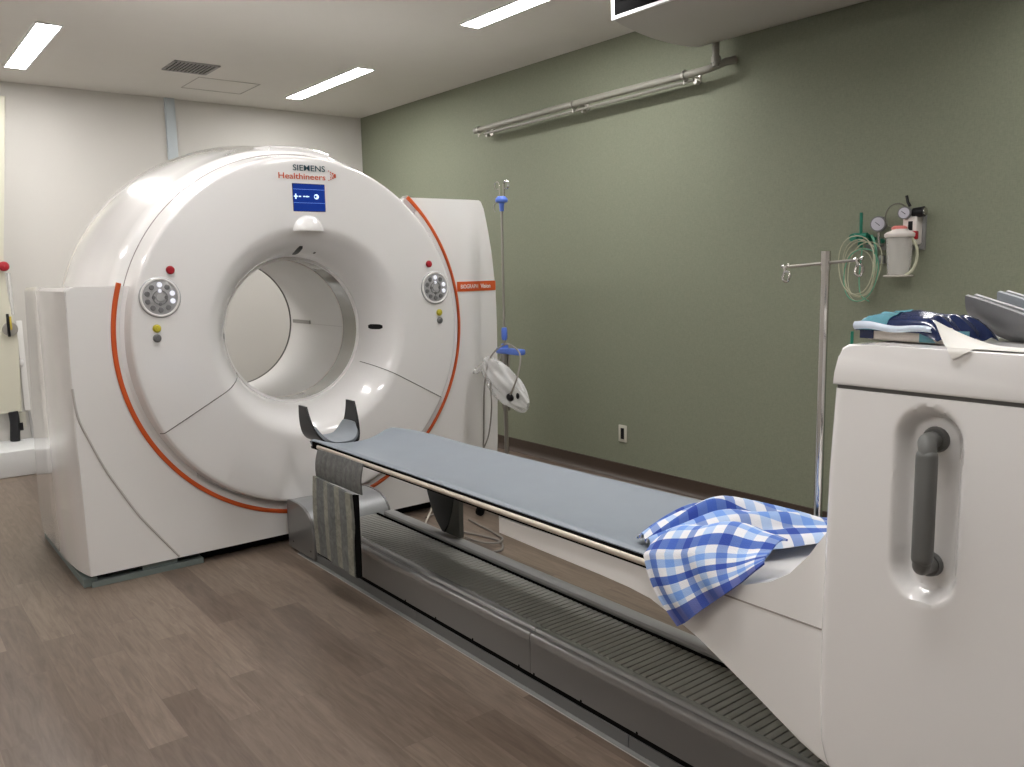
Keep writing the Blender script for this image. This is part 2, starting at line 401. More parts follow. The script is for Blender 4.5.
# wall pipes
pp = thing('wall_pipe', 'beige double pipe clipped along the top of the green wall', 'pipe', (-.15, 2.0, 2.48))
MB().tube(smooth_path([(-1.235, 2.0, 2.463), (-.3, 2.0, 2.483), (.6, 2.0, 2.492), (.93, 2.0, 2.495)], 4) + [Vector((.98, 2.003, 2.497)), Vector((1.03, 2.02, 2.51)), Vector((1.06, 2.06, 2.53)), Vector((1.08, 2.118, 2.545))], .021, 14).build('main_pipe', PIPE, pp)
MB().tube([(-1.14, 2.02, 2.433), (.3, 2.02, 2.452), (.87, 2.02, 2.462)], .009, 10).build('thin_pipe', PIPE, pp)
MB().cyl((1.04, 2.0, 2.50), (1.04, 2.0, 2.64), .019).cyl((1.04, 2.0, 2.52), (1.04, 2.0, 2.552), .026).build('drop_pipe', PIPE, pp)
MB().cyl((-1.18, 2.0, 2.464), (-1.25, 2.0, 2.462), .017, .008).build('pipe_end', PIPE, pp)
for x in (-1.18, -.12, .82):
    z = 2.463 + (x + 1.235) * .0148
    m = MB(); r = .0255
    m.lathe([(-.008, r), (.008, r), (.008, r + .003), (-.008, r + .003)], 20, closed_prof=True, c=(x, 2.0, z))
    m.box((x - .008, 2.02, z - .004), (x + .008, 2.122, z + .004)); m.box((x - .02, 2.114, z - .03), (x + .02, 2.122, z + .03)); m.cyl((x, 1.995, z - .024), (x, 1.995, z - .05), .005)
    m.cyl((x + .06, 2.02, z - .045), (x + .06, 2.05, z - .045), .012)
    m.build('pipe_clamp', STEEL, pp)

# outlet on green wall
o = thing('wall_outlet', 'small cream outlet plate low on the green wall', 'outlet', (.205, Y1, .31))
MB().box((.17, Y1 - .008, .25), (.245, Y1, .365), .003).build('plate', OUTL, o)
MB().box((.192, Y1 - .0105, .27), (.223, Y1 - .006, .345), .001).build('socket', BLACK, o)

# ------------------------------------------------------------------ the scanner
sc = thing('medical_scanner', 'large white ring-shaped medical scanner with orange trim against the white wall', 'scanner', (-.5, 0, 0))
# drum with dished face
drum = [(-1.115, .39), (-1.12, .42), (-1.125, .80), (-1.11, .90), (-1.05, .970), (-.95, 1.008), (-.80, 1.026), (-.62, 1.022), (-.45, 1.0), (-.30, .972), (-.2, .952), (-.12, .945), (-.085, .925), (-.075, .912), (-.07, .906), (-.064, .911),
        (-.03, .905), (.02, .896), (.040, .8915), (.046, .8902), (.052, .8882), (.0575, .8845), (.0608, .879), (.0618, .871), (.0622, .85), (.0635, .80), (.065, .70), (.0655, .60), (.0653, .565), (.0648, .55), (.0635, .541), (.060, .528), (.048, .505), (.028, .482), (0, .458), (-.035, .436), (-.075, .418), (-.12, .403), (-.165, .393), (-.18, .390), (-.19, .392)]
MB().lathe(drum, 192).build('drum_housing', WHITE, sc, ang=32)
MB().lathe([(-.365, .390), (-1.13, .390), (-1.13, .402), (-.365, .402)], 128, closed_prof=True).build('tunnel_liner', LINER, sc, ang=40)
MB().lathe([(-.186, .377), (-.366, .382), (-.366, .389), (-.186, .389)], 128, closed_prof=True).build('tunnel_band', BAND, sc, ang=40)
MB().lathe([(-.181, .377), (-.192, .377), (-.192, .392), (-.181, .392)], 128, closed_prof=True).build('band_ring', WHITE2, sc, ang=40)
MB().lathe([(-.362, .380), (-.370, .380), (-.370, .392), (-.362, .392)], 128, closed_prof=True).build('band_ring', LABELW, sc, ang=40)
MB().lathe([(-1.118, .387), (-1.135, .387), (-1.135, .41), (-1.118, .41)], 96, closed_prof=True).build('rear_ring', SEAM, sc, ang=40)
# seam in the rim
MB().lathe([(-.0725, .9095), (-.0665, .9095), (-.0665, .9135), (-.0725, .9135)], 160, closed_prof=True).build('rim_seam', mat('rim_seam_grey', (.3, .27, .26), .6), sc)
# raised plate on the top of the rim
def arc(prof, a0, a1, n=24): return MB().lathe(prof, n, a0, a1, True)
arc([(-.10, .93), (-.10, .952), (-.12, .962), (-.45, .985), (-.47, .96)], math.radians(77), math.radians(97)).build('top_plate', WHITE, sc, ang=30)
# front cover plate: polar strip between the trim ring and the outline
ring_r = .957
def th(y, z): return math.atan2(z - ZB, y)
outline = [(-.895, 1.378), (-1.10, 1.378), (-1.128, 1.36), (-1.135, 1.1), (-1.138, .7), (-1.134, .4), (-1.13, .056), (-.6, .056), (0, .056), (.6, .06), (1.05, .06), (1.19, .062), (1.225, .10), (1.248, .35), (1.262, .8), (1.264, 1.1), (1.258, 1.3), (1.228, 1.53), (1.20, 1.66), (1.168, 1.78), (1.148, 1.818), (1.13, 1.828), (.62, 1.826)]
def dense(pl, k):
    out = []
    for (a, b), (c, d) in zip(pl, pl[1:]):
        n = max(1, int(math.hypot(c - a, d - b) / k))
        for i in range(n): out.append((a + (c - a) * i / n, b + (d - b) * i / n))
    return out + [pl[-1]]
ol = dense(outline, .02)
def fx(y, z):     # the cover turns back towards its outer right side
    return -.035 * max(0, (y - 1.02) / .24) ** 1.6
vs = []; fs = []; R = 8; up = lambda q: q
K = 0
for (y, z) in ol:
    a = th(y, z); d = math.hypot(y, z - ZB); d = max(d, ring_r + .003)
    for k in range(R + 1):
        r = ring_r + (d - ring_r) * k / R; yy, zz = r * math.cos(a), ZB + r * math.sin(a)
        vs.append((fx(yy, zz), yy, zz))
    vs.append((fx(y, z) - .05, y, z)); vs.append((-.05, ring_r * math.cos(a), ZB + ring_r * math.sin(a)))
    K += 1
M_ = R + 3
for i in range(K - 1):
    for k in range(M_):
        l = (k + 1) % M_; fs.append((i * M_ + k, i * M_ + l, (i + 1) * M_ + l, (i + 1) * M_ + k))
fs.append(tuple(range(M_))); fs.append(tuple((K - 1) * M_ + k for k in range(M_)))
obj('front_cover', vs, fs, WHITE2, sc, True, None, 30)
# the curved crease at the lower left of the cover
crease = smooth_path([(-1.137, .93), (-1.125, .80), (-1.084, .68), (-1.035, .56), (-.977, .439), (-.90, .30), (-.817, .188), (-.735, .063)], 6) if False else [Vector((0, y, z)) for (y, z) in ((-1.137, .93), (-1.125, .80), (-1.084, .68), (-1.035, .555), (-.977, .439), (-.90, .298), (-.817, .178), (-.735, .063))]
cr = smooth_path(crease, 6)
MB().tube(cr, .0055, 8).build('cover_crease', mat('crease_shadow_gap', (.50, .475, .455), .5), sc)
# orange trim ring
a0 = PI + math.asin((ZB - 1.392) / .957 * 1) if False else PI - math.asin((1.392 - ZB) / .95)
a1 = 2 * PI + math.asin((1.826 - ZB) / .95)
rv = []; rf = []; NR = 160
for i in range(NR + 1):
    t = a0 + (a1 - a0) * i / NR; q = i / NR; wd = .021 if q < .45 else .021 - .009 * (q - .45) / .3 if q < .75 else .012 + .006 * max(0, (q - .88) / .12)
    for (x, r) in ((-.006, .961 - wd), (.006, .961 - wd), (.009, .964 - wd), (.009, .958), (.006, .961), (-.006, .961)):
        rv.append((x, r * math.cos(t), ZB + r * math.sin(t)))
for i in range(NR):
    for k in range(6): l = (k + 1) % 6; rf.append((i * 6 + k, i * 6 + l, (i + 1) * 6 + l, (i + 1) * 6 + k))
rf += [tuple(range(6)), tuple(NR * 6 + k for k in range(6))]
obj('trim_ring', rv, rf, ORANGE, sc, True, None, 50)
MB().lathe([(-.030, .906), (-.012, .916), (-.003, .930), (-.001, .945), (-.012, .945), (-.04, .906)], 160, a0 + .01, a1 - .10, True).build('inner_flange', WHITE2, sc, ang=50)
# left and right bodies
def body(zs, poly_at):
    vs = []; fs = []; n = None
    for z in zs:
        P = poly_at(z); n = len(P); vs += [(x, y, z) for (x, y) in P]
    for i in range(len(zs) - 1):
        for k in range(n): l = (k + 1) % n; fs.append((i * n + k, i * n + l, (i + 1) * n + l, (i + 1) * n + k))
    fs.append(tuple(range(n))[::-1]); fs.append(tuple((len(zs) - 1) * n + k for k in range(n)))
    return vs, fs
back = [(.05, -1.0), (.2, -1.05), (.5, -1.02), (1.0, -.92), (1.378, -.84)]
zl = [.056, .2, .35, .5, .65, .8, .95, 1.1, 1.25, 1.36, 1.376]
def lp(z):
    e = .012 if z > 1.37 else 0
    xb = interp(z, back)
    return [(-.01, -.62), (-.01, -1.133 + e), (-.03, -1.138 + e), (-.08, -1.149 + e), (-.16, -1.160 + e), (-.35, -1.172 + e), (xb + .05, -1.172 + e), (xb, -1.15 + e), (xb, -.62)]
MB().add(*body(zl, lp)).build('side_cover', WHITE, sc, ang=25)
ry = [(.06, 1.20), (.1, 1.225), (.35, 1.248), (.8, 1.262), (1.1, 1.264), (1.3, 1.258), (1.53, 1.228), (1.66, 1.20), (1.78, 1.168), (1.826, 1.135)]
def rp(z):
    y = interp(z, ry)
    return [(-.03, .62), (-.03, 1.02), (-.045, 1.12), (-.06, y - .015), (-.08, y), (-.30, y + .004), (-.85, y - .01), (-1.0, y - .06), (-1.0, .62)]
MB().add(*body([.06, .2, .35, .6, .8, .95, 1.1, 1.3, 1.53, 1.66, 1.78, 1.815, 1.824], rp)).build('side_cover', WHITE, sc, ang=25)
MB().box((-1.0, -.7, .06), (-.03, .7, .5)).build('lower_cover', WHITE2, sc)
# base frame under the covers
MB().box((-1.0, -1.14, .001), (-.94, -.62, .03)).box((-.07, -1.128, .001), (-.004, -.62, .028)).box((-1.02, -1.158, .001), (-.03, -1.10, .040)).build('base_frame', BASE, sc, False)
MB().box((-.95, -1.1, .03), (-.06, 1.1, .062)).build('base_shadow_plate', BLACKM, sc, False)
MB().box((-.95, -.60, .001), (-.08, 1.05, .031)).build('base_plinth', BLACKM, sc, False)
MB().box((-.045, -.90, .03), (-.02, -.74, .054)).build('frame_foot', BASE, sc, False)
# radial seams on the face
for ang in (208.8, 331.2):
    t = math.radians(ang); pr = [(x, r) for (x, r) in drum[15:] if .40 < r < .90]
    pts = [(x + .0004, r * math.cos(t), ZB + r * math.sin(t)) for (x, r) in pr if r > .41 or True]
    MB().tube(pts, .0022, 6).build('face_seam', SEAM, sc)
# rear housing detail at left (service hatch edge and clip)
# control panels
for s in (-1, 1):
    cy, cz, x = s * .752, 1.322, .066
    t = obj('control_panel', *(lambda m: (m.v, m.f))(MB().lathe([(-.02, .001), (-.02, .088), (.001, .094), (.004, .090), (.002, .082), (.003, .080), (.004, .001)], 48, c=(x, cy, cz))), PANELG, sc)
    MB().lathe([(-.0, .079), (.006, .079), (.008, .084), (.006, .089), (0, .090)], 48, closed_prof=True, c=(x, cy, cz)).build('panel_rim', WHITE, t)
    MB().lathe([(.002, .034), (.007, .034), (.007, .030), (.002, .030)], 32, closed_prof=True, c=(x, cy, cz)).build('inner_ring', PANELD, t)
    MB().cyl((x, cy, cz), (x + .008, cy, cz), .018, n=24).build('centre_key', PANELG, t)
    for k in range(10):
        a = PI / 2 + k * 2 * PI / 10; c = Vector((x + .0045, cy + .058 * math.cos(a), cz + .058 * math.sin(a)))
        m = MB(); m.cyl(c, c + Vector((.004, 0, 0)), .0125, .0105, n=14)
        m.build('key', LEDW if k in (0, 7, 8) else PANELD, t)
    for k, a in enumerate((PI / 2, -PI / 2, 0, PI)):
        c = Vector((x + .0045, cy + .028 * math.cos(a), cz + .030 * math.sin(a)))
        MB().cyl(c, c + Vector((.0045, 0, 0)), .009, .007, n=12).build('key', LEDW if k == 0 else PANELD, t)
def button(y, z, r, m):
    MB().lathe([(0, r * 1.15), (.004, r * 1.15), (.004, r), (.009, r * .98), (.012, r * .8), (.013, .0005)], 24, c=(.064, y, z)).build('button', m, sc)
button(-.697, 1.446, .017, RED); button(.716, 1.456, .017, RED)
for s in (-1, 1):
    button(s * .776, 1.180, .0165, YEL); button(s * .778, 1.135, .0165, GBUT)
# display
scr = MB().box((.05, -.078, 1.728), (.0665, .100, 1.868), .003).build('display', BLACK, sc)
MB().box((.066, -.075, 1.731), (.068, .097, 1.865)).build('screen', SCRB, scr, False)
m = MB(); m.box((.0675, -.075, 1.838), (.0685, .097, 1.8395)); m.box((.0675, -.075, 1.771), (.0685, .097, 1.7725)); m.build('screen_line', SCRL, scr, False)
m = MB(); m.box((.0675, -.072, 1.800), (.0688, -.052, 1.806)); m.box((.0675, -.065, 1.790), (.0688, -.059, 1.816)); m.box((.0675, -.046, 1.800), (.0688, -.034, 1.806))
m.box((.0675, -.022, 1.801), (.0688, -.010, 1.806)); m.box((.0675, -.006, 1.800), (.0688, .002, 1.807)); m.box((.0675, .005, 1.801), (.0688, .010, 1.806))
m.build('screen_icon', SCRW, scr, False)
m = MB().cyl((.0675, .050, 1.804), (.0688, .050, 1.804), .013, n=20).build('screen_icon', SCRW, scr, False)
m = MB().cyl((.0688, .045, 1.804), (.0692, .045, 1.804), .006, n=16).build('screen_icon', SCRB, scr, False)
# sensor dome under the screen: half an oval with a flat bottom
vs = []; fs = []; n1, n2 = 24, 8
for i in range(n1 + 1):
    a = PI * i / n1
    for j in range(n2 + 1):
        e = PI / 2 * j / n2
        vs.append((.062 + .045 * math.sin(e), .082 * math.cos(a) * math.cos(e) + .0, 1.632 + .078 * math.sin(a) * math.cos(e)))
W_ = n2 + 1
for i in range(n1):
    for j in range(n2): a = i * W_ + j; fs.append((a, a + 1, a + W_ + 1, a + W_))
bt = [i for i in range(0, W_)] + [n1 * W_ + j for j in range(n2 - 1, -1, -1)]
fs.append(tuple(bt))
obj('sensor_dome', vs, fs, WHITE, sc)
# lettering
text('lettering', 'SIEMENS', .05, (.0650, -.068, 1.931), TXT_T, sc, width=.174, bold=.0003, h=.029)
text('lettering', 'Healthineers', .05, (.0650, -.146, 1.889), TXT_O, sc, width=.252, bold=.0003, h=.029)
dots = [(0, 3, .4), (1, 2.2, .55), (1, -2.2, .55), (0, -3, .4), (2, 1.4, .8), (2, -1.4, .8), (3, 0, 1.1), (3, .7, 1), (3, -.7, 1), (2.2, 0, .6), (.9, 1, .4), (.9, -1, .4), (1.2, .0, .35)]
m = MB()
for (a, c, r) in dots: m.cyl((.0655, .125 + a * .0115, 1.913 + c * .0078), (.0668, .125 + a * .0115, 1.913 + c * .0078), .0048 * r + .0008, n=10)
m.build('emblem_dots', TXT_O, sc)
# orange strip with lettering on the right cover
def strip(u, v_):
    y = .948 + (1.256 - .948) * u; z = 1.292 + .058 * v_
    return (fx(y, z) + .0030, y, z)
sheet('name_strip', strip, 16, 3, ORANGE, sc, thick=.002)
text('lettering', 'BIOGRAPH', .04, (.0062, .972, 1.309), TXT_W, sc, width=.125, bold=0, h=.024)
text('lettering', 'Vision', .04, (-.0015, 1.122, 1.309), TXT_W, sc, rx=(-.17, 1, 0), width=.085, bold=.0006, h=.026)
# laser windows and marks in the tunnel
def slot(name, ang, x0, x1, w, m, dr=.0):
    t = math.radians(ang); prr = sorted([(x, r) for (x, r) in drum[19:]]); pts = []
    for i in range(7):
        x = x0 + (x1 - x0) * i / 6; r = interp(x, prr) - .001
        pts.append((x, r))
    vs = []; fs = []
    for i, (x, r) in enumerate(pts):
        ww = w * (1 - abs((i - 3) / 3.2) ** 5) ** .5
        for k in (-1, 1): vs.append((x, (r) * math.cos(t + k * ww / r), ZB + (r) * math.sin(t + k * ww / r)))
        for k in (-1, 1): vs.append((x + .001, (r + .012) * math.cos(t + k * ww / r), ZB + (r + .012) * math.sin(t + k * ww / r)))
    for i in range(6):
        a = i * 4; fs += [(a, a + 1, a + 5, a + 4), (a + 1, a + 3, a + 7, a + 5), (a + 3, a + 2, a + 6, a + 7), (a + 2, a, a + 4, a + 6)]
    fs += [(0, 1, 3, 2), (24, 25, 27, 26)]
    obj(name, vs, fs, m, sc)
slot('laser_window', 0, -.105, -.015, .014, BLACK); slot('laser_window', 180, -.13, -.03, .014, BLACK); slot('laser_window', 91, -.12, -.02, .016, BLACK); slot('laser_window', 78, -.08, -.06, .006, SEAM)
MB().box((-1.07, .380, 1.100), (-.82, .389, 1.122)).build('tunnel_label', mat('tunnel_mark_grey', (.30, .29, .27), .5), sc, False)
m = MB(); m.box((-.365, .3865, 1.1005), (-.86, .3893, 1.103)); m.build('tunnel_seam', mat('tunnel_seam_grey', (.60, .58, .56), .5), sc, False)

# ------------------------------------------------------------------ the track on the floor
tr = thing('table_track', 'long low grey floor track with ribbed bellows running under the patient table', 'track', (2, 0, 0))
# near side panels in sections
xs = [.377, 2.036, 3.62]
for a, c in zip(xs, xs[1:]):
    MB().prism([(-.190, .066), (-.190, .198), (-.176, .198), (-.170, .066)], 'x', a + .0015, c - .0015).build('side_panel', GREY, tr, False)
    tp = [(-.1905, .196)]
    for i in range(9): t = PI - PI / 2 * i / 8; tp.append((-.1785 + .012 * math.cos(t), .198 + .012 * math.sin(t)))
    tp += [(-.172, .2098), (-.170, .2075), (-.167, .2075)]
    for i in range(9): t = PI - PI * .8 * i / 8; tp.append((-.156 + .010 * math.cos(t), .2085 + .010 * math.sin(t)))
    tp += [(-.146, .204), (-.114, .203), (-.1135, .19), (-.1135, .18), (-.19, .18)]
    MB().prism(tp, 'x', a + .0015, c - .0015).build('top_edge', mat('track_edge_glint', (.36, .36, .362), .27, metal=.5), tr, ang=50)  # paler silver than the side panel, standing in for glints along the ridges
fp = MB().prism([(.145, .05), (.145, .205), (.150, .213), (.158, .216), (.196, .216), (.204, .212), (.207, .203), (.207, .05)], 'x', .46, 3.62)
fp.build('far_rail', GREYL, tr, ang=28)
MB().box((.4, .137, .06), (3.62, .146, .196)).build('rail_gap', BLACKM, tr, False)
MB().box((.1, -.183, .0), (3.6, .19, .064)).build('base_plate', BLACKM, tr, False)
# kick plates
for a, c in ((.30, 1.30), (1.303, 2.49), (2.493, 3.6)):
    MB().box((a, -.188, .002), (c, -.17, .044)).build('kick_plate', mat('kick_plate_grey', (.13, .13, .128), .5), tr, False)
MB().box((.18, -.204, .0005), (3.6, -.186, .004)).build('floor_seal', mat('floor_seal_grey', (.20, .205, .20), .6), tr, False)
MB().box((.18, -.2065, .0004), (3.6, -.204, .0025)).build('floor_seal', mat('sealant_white', (.42, .40, .38), .6), tr, False)
# bellows
P = [(.38, .10), (.38, .188)]
x = .40; pitch = .0262
while x < 3.58:
    P += [(x, .1885), (x + .0005, .178), (x + .0045, .178), (x + .005, .1885), (x + .0155, .1895)]; x += pitch
P += [(3.6, .188), (3.6, .10)]
bm_ = MB(); vs = []; fs = []
for (a, c) in P: vs += [(a, -.112, c), (a, .138, c)]
for i in range(len(P) - 1): fs.append((2 * i, 2 * i + 1, 2 * i + 3, 2 * i + 2))
obj('ribbed_cover', vs, fs, mat('bellows_dark', (.30, .295, .27), .42, noise=.05, nscale=50), tr, True, None, 20)
# head cap
hp = [(.062, .012), (.062, .245), (.07, .258), (.10, .264), (.20, .263), (.26, .254), (.31, .232), (.345, .195), (.365, .145), (.372, .09), (.372, .012)]
MB().prism([(x, z + .035 if z > .05 else z) for x, z in hp] if False else hp, 'y', -.185, .235).build('head_cap', GREYH, tr, ang=40)
for y in (-.200, .235): MB().prism([(x - .0, z + (.003 if z > .02 else 0)) for x, z in hp], 'y', y, y + .015 if y < 0 else y + .012, .002, 1).build('cap_end', GREY, tr, ang=40)
MB().prism([(x * 1.0 + .004, z - .004) for x, z in hp[1:]] + [(.376, .012)] + [(.3765, .02)], 'y', -.199, -.194) if False else None
for x in (.12, .33, .62, 1.22, 1.45, 1.70, 1.974, 2.055, 2.287, 2.527, 2.80, 3.1):
    z = .05 if x < .4 else .069
    yy = -.2005 if x < .4 else -.1905
    MB().cyl((x, yy, z), (x, yy + .004, z), .0045, n=10).build('screw', BLACKM, tr, False)

# ------------------------------------------------------------------ patient table
tb = thing('patient_table', 'white cantilevered patient table with grey mattress and tall end pedestal', 'table', (3.3, 0, .2))
def far_y(x): return interp(x, [(.6, .11), (.65, .145), (.72, .175), (.85, .205), (1.2, .235), (1.7, .25), (2.4, .28), (3, .285)])
NEAR = -.299
def bed(u, v_):
    x = .605 + (2.80 - .605) * u; yf = far_y(x)
    y = NEAR + (yf - NEAR) * v_; q = 2 * v_ - 1
    z = .634 + (.05 if q < 0 else .05 - .024 * min(1, max(0, (x - .65) / .5))) * abs(q) ** 2.2
    if abs(q) > .93: z -= (abs(q) - .93) / .07 * .010 * 1.2
    # the head edge is slightly rounded
    if u < .012: z -= .008 * (1 - u / .012) ** 2
    return (x, y, z)
sheet('mattress', bed, 120, 40, MATTRESS, tb, thick=.022)
def pal(u, v_):
    x, y, z = bed(.004 + u * .8, v_); return (x, y, z - .026)
sheet('pallet', pal, 60, 30, BLACK, tb, thick=.012)
# side rails
for y, s in ((NEAR - .001, -1), (.262, 1)):
    x0 = .70 if s < 0 else 1.9
    dz = .017 if s < 0 else -.025
    MB().prism([(y, .627 + dz), (y + s * .008, .628 + dz), (y + s * .012, .636 + dz), (y + s * .008, .644 + dz), (y, .645 + dz)], 'x', x0, 2.78).build('side_rail', RAIL, tb, ang=60)
    MB().box((x0 - .06, y - s * .012, .620 + dz), (2.78, y + s * .003, .652 + dz)).build('rail_backing', BLACKM, tb, False)
# arm under the bed, from pedestal
top = [(2.02, .636), (2.76, .636), (2.80, .652), (2.87, .660), (2.921, .668), (2.974, .682), (3.04, .708), (3.095, .738), (3.143, .794), (3.172, .850), (3.185, .88), (3.22, .88)]
bot = [(3.22, .338), (3.197, .338), (3.17, .342), (3.129, .362), (2.994, .431), (2.844, .503), (2.76, .540), (2.678, .558), (2.60, .566), (2.49, .570), (2.229, .574), (2.02, .576)]
for y0, y1 in ((-.300, -.262), (.262, .300)):
    MB().prism(top + bot, 'y', y0, y1, .006, 2).build('arm_side', WHITE2, tb, ang=30)
# fill between the sides: underside and upper saddle
upz = lambda x: interp(x, [(2.02, .605), (2.795, .605), (2.80, .652), (2.9, .655), (3.0, .664), (3.08, .680), (3.14, .735), (3.18, .81), (3.22, .86)])
loz = lambda x: interp(x, sorted([(a, c + .004) for a, c in bot[1:]]))
vs = []; fs = []; xsn = [2.024 + i * (3.21 - 2.024) / 40 for i in range(41)]
NY = 12
for x in xsn:
    for j in range(NY + 1):
        y = -.272 + .544 * j / NY; e = abs(2 * j / NY - 1) ** 4
        zt = upz(x) * (1 - e) + (interp(x, top) - .004) * e if x > 2.79 else upz(x)
        vs.append((x, y, zt))
    for j in range(NY + 1): vs.append((x, -.272 + .544 * j / NY, loz(x)))
W_ = 2 * (NY + 1)
for i in range(40):
    for j in range(NY):
        a = i * W_ + j; fs.append((a, a + 1, a + W_ + 1, a + W_)); a += NY + 1; fs.append((a, a + W_, a + W_ + 1, a + 1))
for i in (0, 40):
    for j in range(NY): a = i * W_ + j; fs.append((a, a + 1, a + NY + 2, a + NY + 1))
obj('arm_cradle', vs, fs, WHITE2, tb, True, None, 50)
MB().box((2.915, -.3012, .6385), (3.186, -.2985, .6425)).build('arm_seam', mat('arm_seam_grey', (.33, .30, .28), .6), tb, False)
# pedestal: side skin with handle recess
def sd_caps(x, z):
    cx, r, z0, z1 = 3.400, .062, .845, 1.092
    zz = min(max(z, z0), z1); return math.hypot(x - cx, z - zz) - r
PX0, PX1, PZ0, PZ1 = 3.203, 3.80, .335, 1.174
def skin(u, v_):
    x = PX0 + (PX1 - PX0) * u; z = PZ0 + (PZ1 - PZ0) * v_
    left = interp(z, [(.335, 3.240), (.345, 3.223), (.37, 3.207), (.41, 3.195), (.5, 3.190), (.66, 3.188), (1.0, 3.194), (1.174, 3.203)])
    x = left + (PX1 - left) * u
    d = min(x - left, 9); R = .022; y = -.34
    if d < R: y += R - math.sqrt(max(0, R * R - (R - d) ** 2))
    d2 = z - PZ0; R = .03
    if d2 < R: y += R - math.sqrt(max(0, R * R - (R - d2) ** 2))
    s = sd_caps(x, z)
    if s < .004:
        t = min(1, max(0, (.004 - s) / .026)); y += .036 * (t * t * (3 - 2 * t))
    return (x, y, z)
def skin_grid():
    us = [0, .003, .008, .015, .025, .04, .06, .09] + [.12 + i * .0075 for i in range(60)] + [.60 + i * .04 for i in range(11)]
    us = [u for u in us if u <= 1]
    vsn = [0, .005, .012, .022, .036] + [.05 + i * .0095 for i in range(100)]; vsn = [q for q in vsn if q < 1] + [1]
    V = []; F = []; W = len(vsn)
    for u in us:
        for q in vsn: V.append(skin(u, q))
    for i in range(len(us) - 1):
        for j in range(W - 1): a = i * W + j; F.append((a, a + 1, a + W + 1, a + W))
    # close round the rim with a return flange
    n = len(V); rim = [i * W for i in range(len(us))] + [(len(us) - 1) * W + j for j in range(1, W)] + [i * W + W - 1 for i in range(len(us) - 2, -1, -1)] + [j for j in range(W - 2, 0, -1)]
    for k, i in enumerate(rim): V.append((V[i][0], -.296, V[i][2]))
    for k in range(len(rim)):
        l = (k + 1) % len(rim); F.append((rim[k], rim[l], n + l, n + k))
    return V, F
obj('pedestal_side', *skin_grid(), WHITE, tb, True, None, 40)
MB().prism([(3.207, .345), (3.215, 1.172), (3.79, 1.172), (3.79, .345)], 'y', -.298, .338, .01, 2).build('pedestal_body', WHITE2, tb)
MB().prism([(3.198, .36), (3.198, .90), (3.212, .90), (3.212, .36)], 'y', -.303, .303).build('pedestal_gap', SEAM, tb, False)
MB().box((3.26, -.12, .205), (3.78, .12, .36), .01).build('pedestal_carriage', GREY, tb)
lid = [(3.203, 1.181), (3.208, 1.205), (3.216, 1.238), (3.222, 1.256), (3.236, 1.2635), (3.28, 1.2645), (3.78, 1.266), (3.80, 1.25), (3.80, 1.181)]
MB().prism(lid, 'y', -.342, .342, .006, 4).build('pedestal_lid', WHITE, tb, ang=50)
MB().box((3.212, -.334, 1.168), (3.795, .334, 1.188)).build('lid_gap', SEAM, tb, False)
# the handle
hd = MB()
hp_ = smooth_path([(3.398, -.300, 1.092), (3.400, -.335, 1.094), (3.406, -.358, 1.094), (3.413, -.370, 1.083), (3.414, -.373, 1.06)], 5)
hb_ = smooth_path([(3.414, -.373, .90), (3.413, -.370, .874), (3.407, -.358, .860), (3.403, -.335, .855), (3.402, -.300, .852)], 5)
hd.tube(hp_, .016, 20); hd.tube(hb_, .016, 20)
hd.box((3.396, -.3885, .868), (3.4325, -.3575, 1.086), .013, 5)
h_ = hd.build('handle', HANDLE, tb, ang=60)
for z in (1.092, .851): MB().cyl((3.398, -.306, z), (3.399, -.318, z), .025, .022).build('handle_mount', HANDLE, h_)

# stand pole on the far side of the bed
ip = thing('drip_pole', 'chrome pole with crossbar and two hooks rising from the far side of the patient table', 'pole', (2.82, .325, .56))
px_, py_ = 2.772, .325
MB().cyl((px_, py_, .56), (px_, py_, 1.43), .0122).build('pole', CHROME, ip)
MB().cyl((px_, py_, 1.40), (px_, py_, 1.455), .0138).build('top_cap', CHROME, ip)
xa, xb_ = px_ - .132, px_ + .098
MB().tube([(xa, py_, 1.412), (xb_, py_, 1.428)], .0042, 8).build('crossbar', STEEL, ip)
for x, z in ((xa, 1.412), (xb_, 1.428)):
    m = MB(); c = Vector((x + .004, py_, z - .028))
    m.tube([c + Vector((.011 * math.cos(t), .002 * math.sin(3 * t), .016 * math.sin(t))) for t in [i * 2 * PI / 20 for i in range(20)]], .0038, 8, closed=True)
    m.ball((x - .008, py_, z + .002), .006); m.ball((x + .010, py_, z + .004), .006); m.cyl((x - .004, py_, z), (x + .002, py_, z - .014), .005)
    m.build('hook', CHROME, ip)
MB().box((px_ - .03, .296, .565), (px_ + .03, .345, .61), .004).build('clamp', STEEL, ip)

# ------------------------------------------------------------------ head holder
hh = thing('head_holder', 'black cradle with grey headrest cushion beyond the head end of the table', 'headrest', (.5, -.12, .6))
HC = (-.125, .0)
HX, HY = .478, -.124
def hpath(q, k=1.0):   # q -1..1 across the cradle -> (y, z): one smooth U with flared wings
    y = HY + k * .119 * (math.sin(abs(q) * PI / 2) ** .85) * (1 if q > 0 else -1)
    z = .622 + .178 * abs(q) ** 2.6
    return y, z
def shellf(u, v_):
    q = 2 * v_ - 1; y, z = hpath(q); aq = abs(q)
    w = 1 if aq < .40 else 1 - .66 * ((aq - .40) / .60)
    return (HX - .042 * max(0, aq - .40) / .60 + (u - .5) * .23 * w, y, z)
sheet('cradle', shellf, 14, 70, BLACK, hh, thick=.009)
def cushf(u, v_):
    q = (2 * v_ - 1) * .66; y, z = hpath(q, .94); e = abs(2 * u - 1) ** 4
    z += .026 - .012 * e; aq = abs(2 * v_ - 1) ** 5
    return (HX + .01 - .03 * abs(2 * v_ - 1) ** 2 + (u - .5) * .22 * (1 - .35 * aq), y, z)
sheet('cushion', cushf, 24, 50, CUSH, hh, thick=.016)
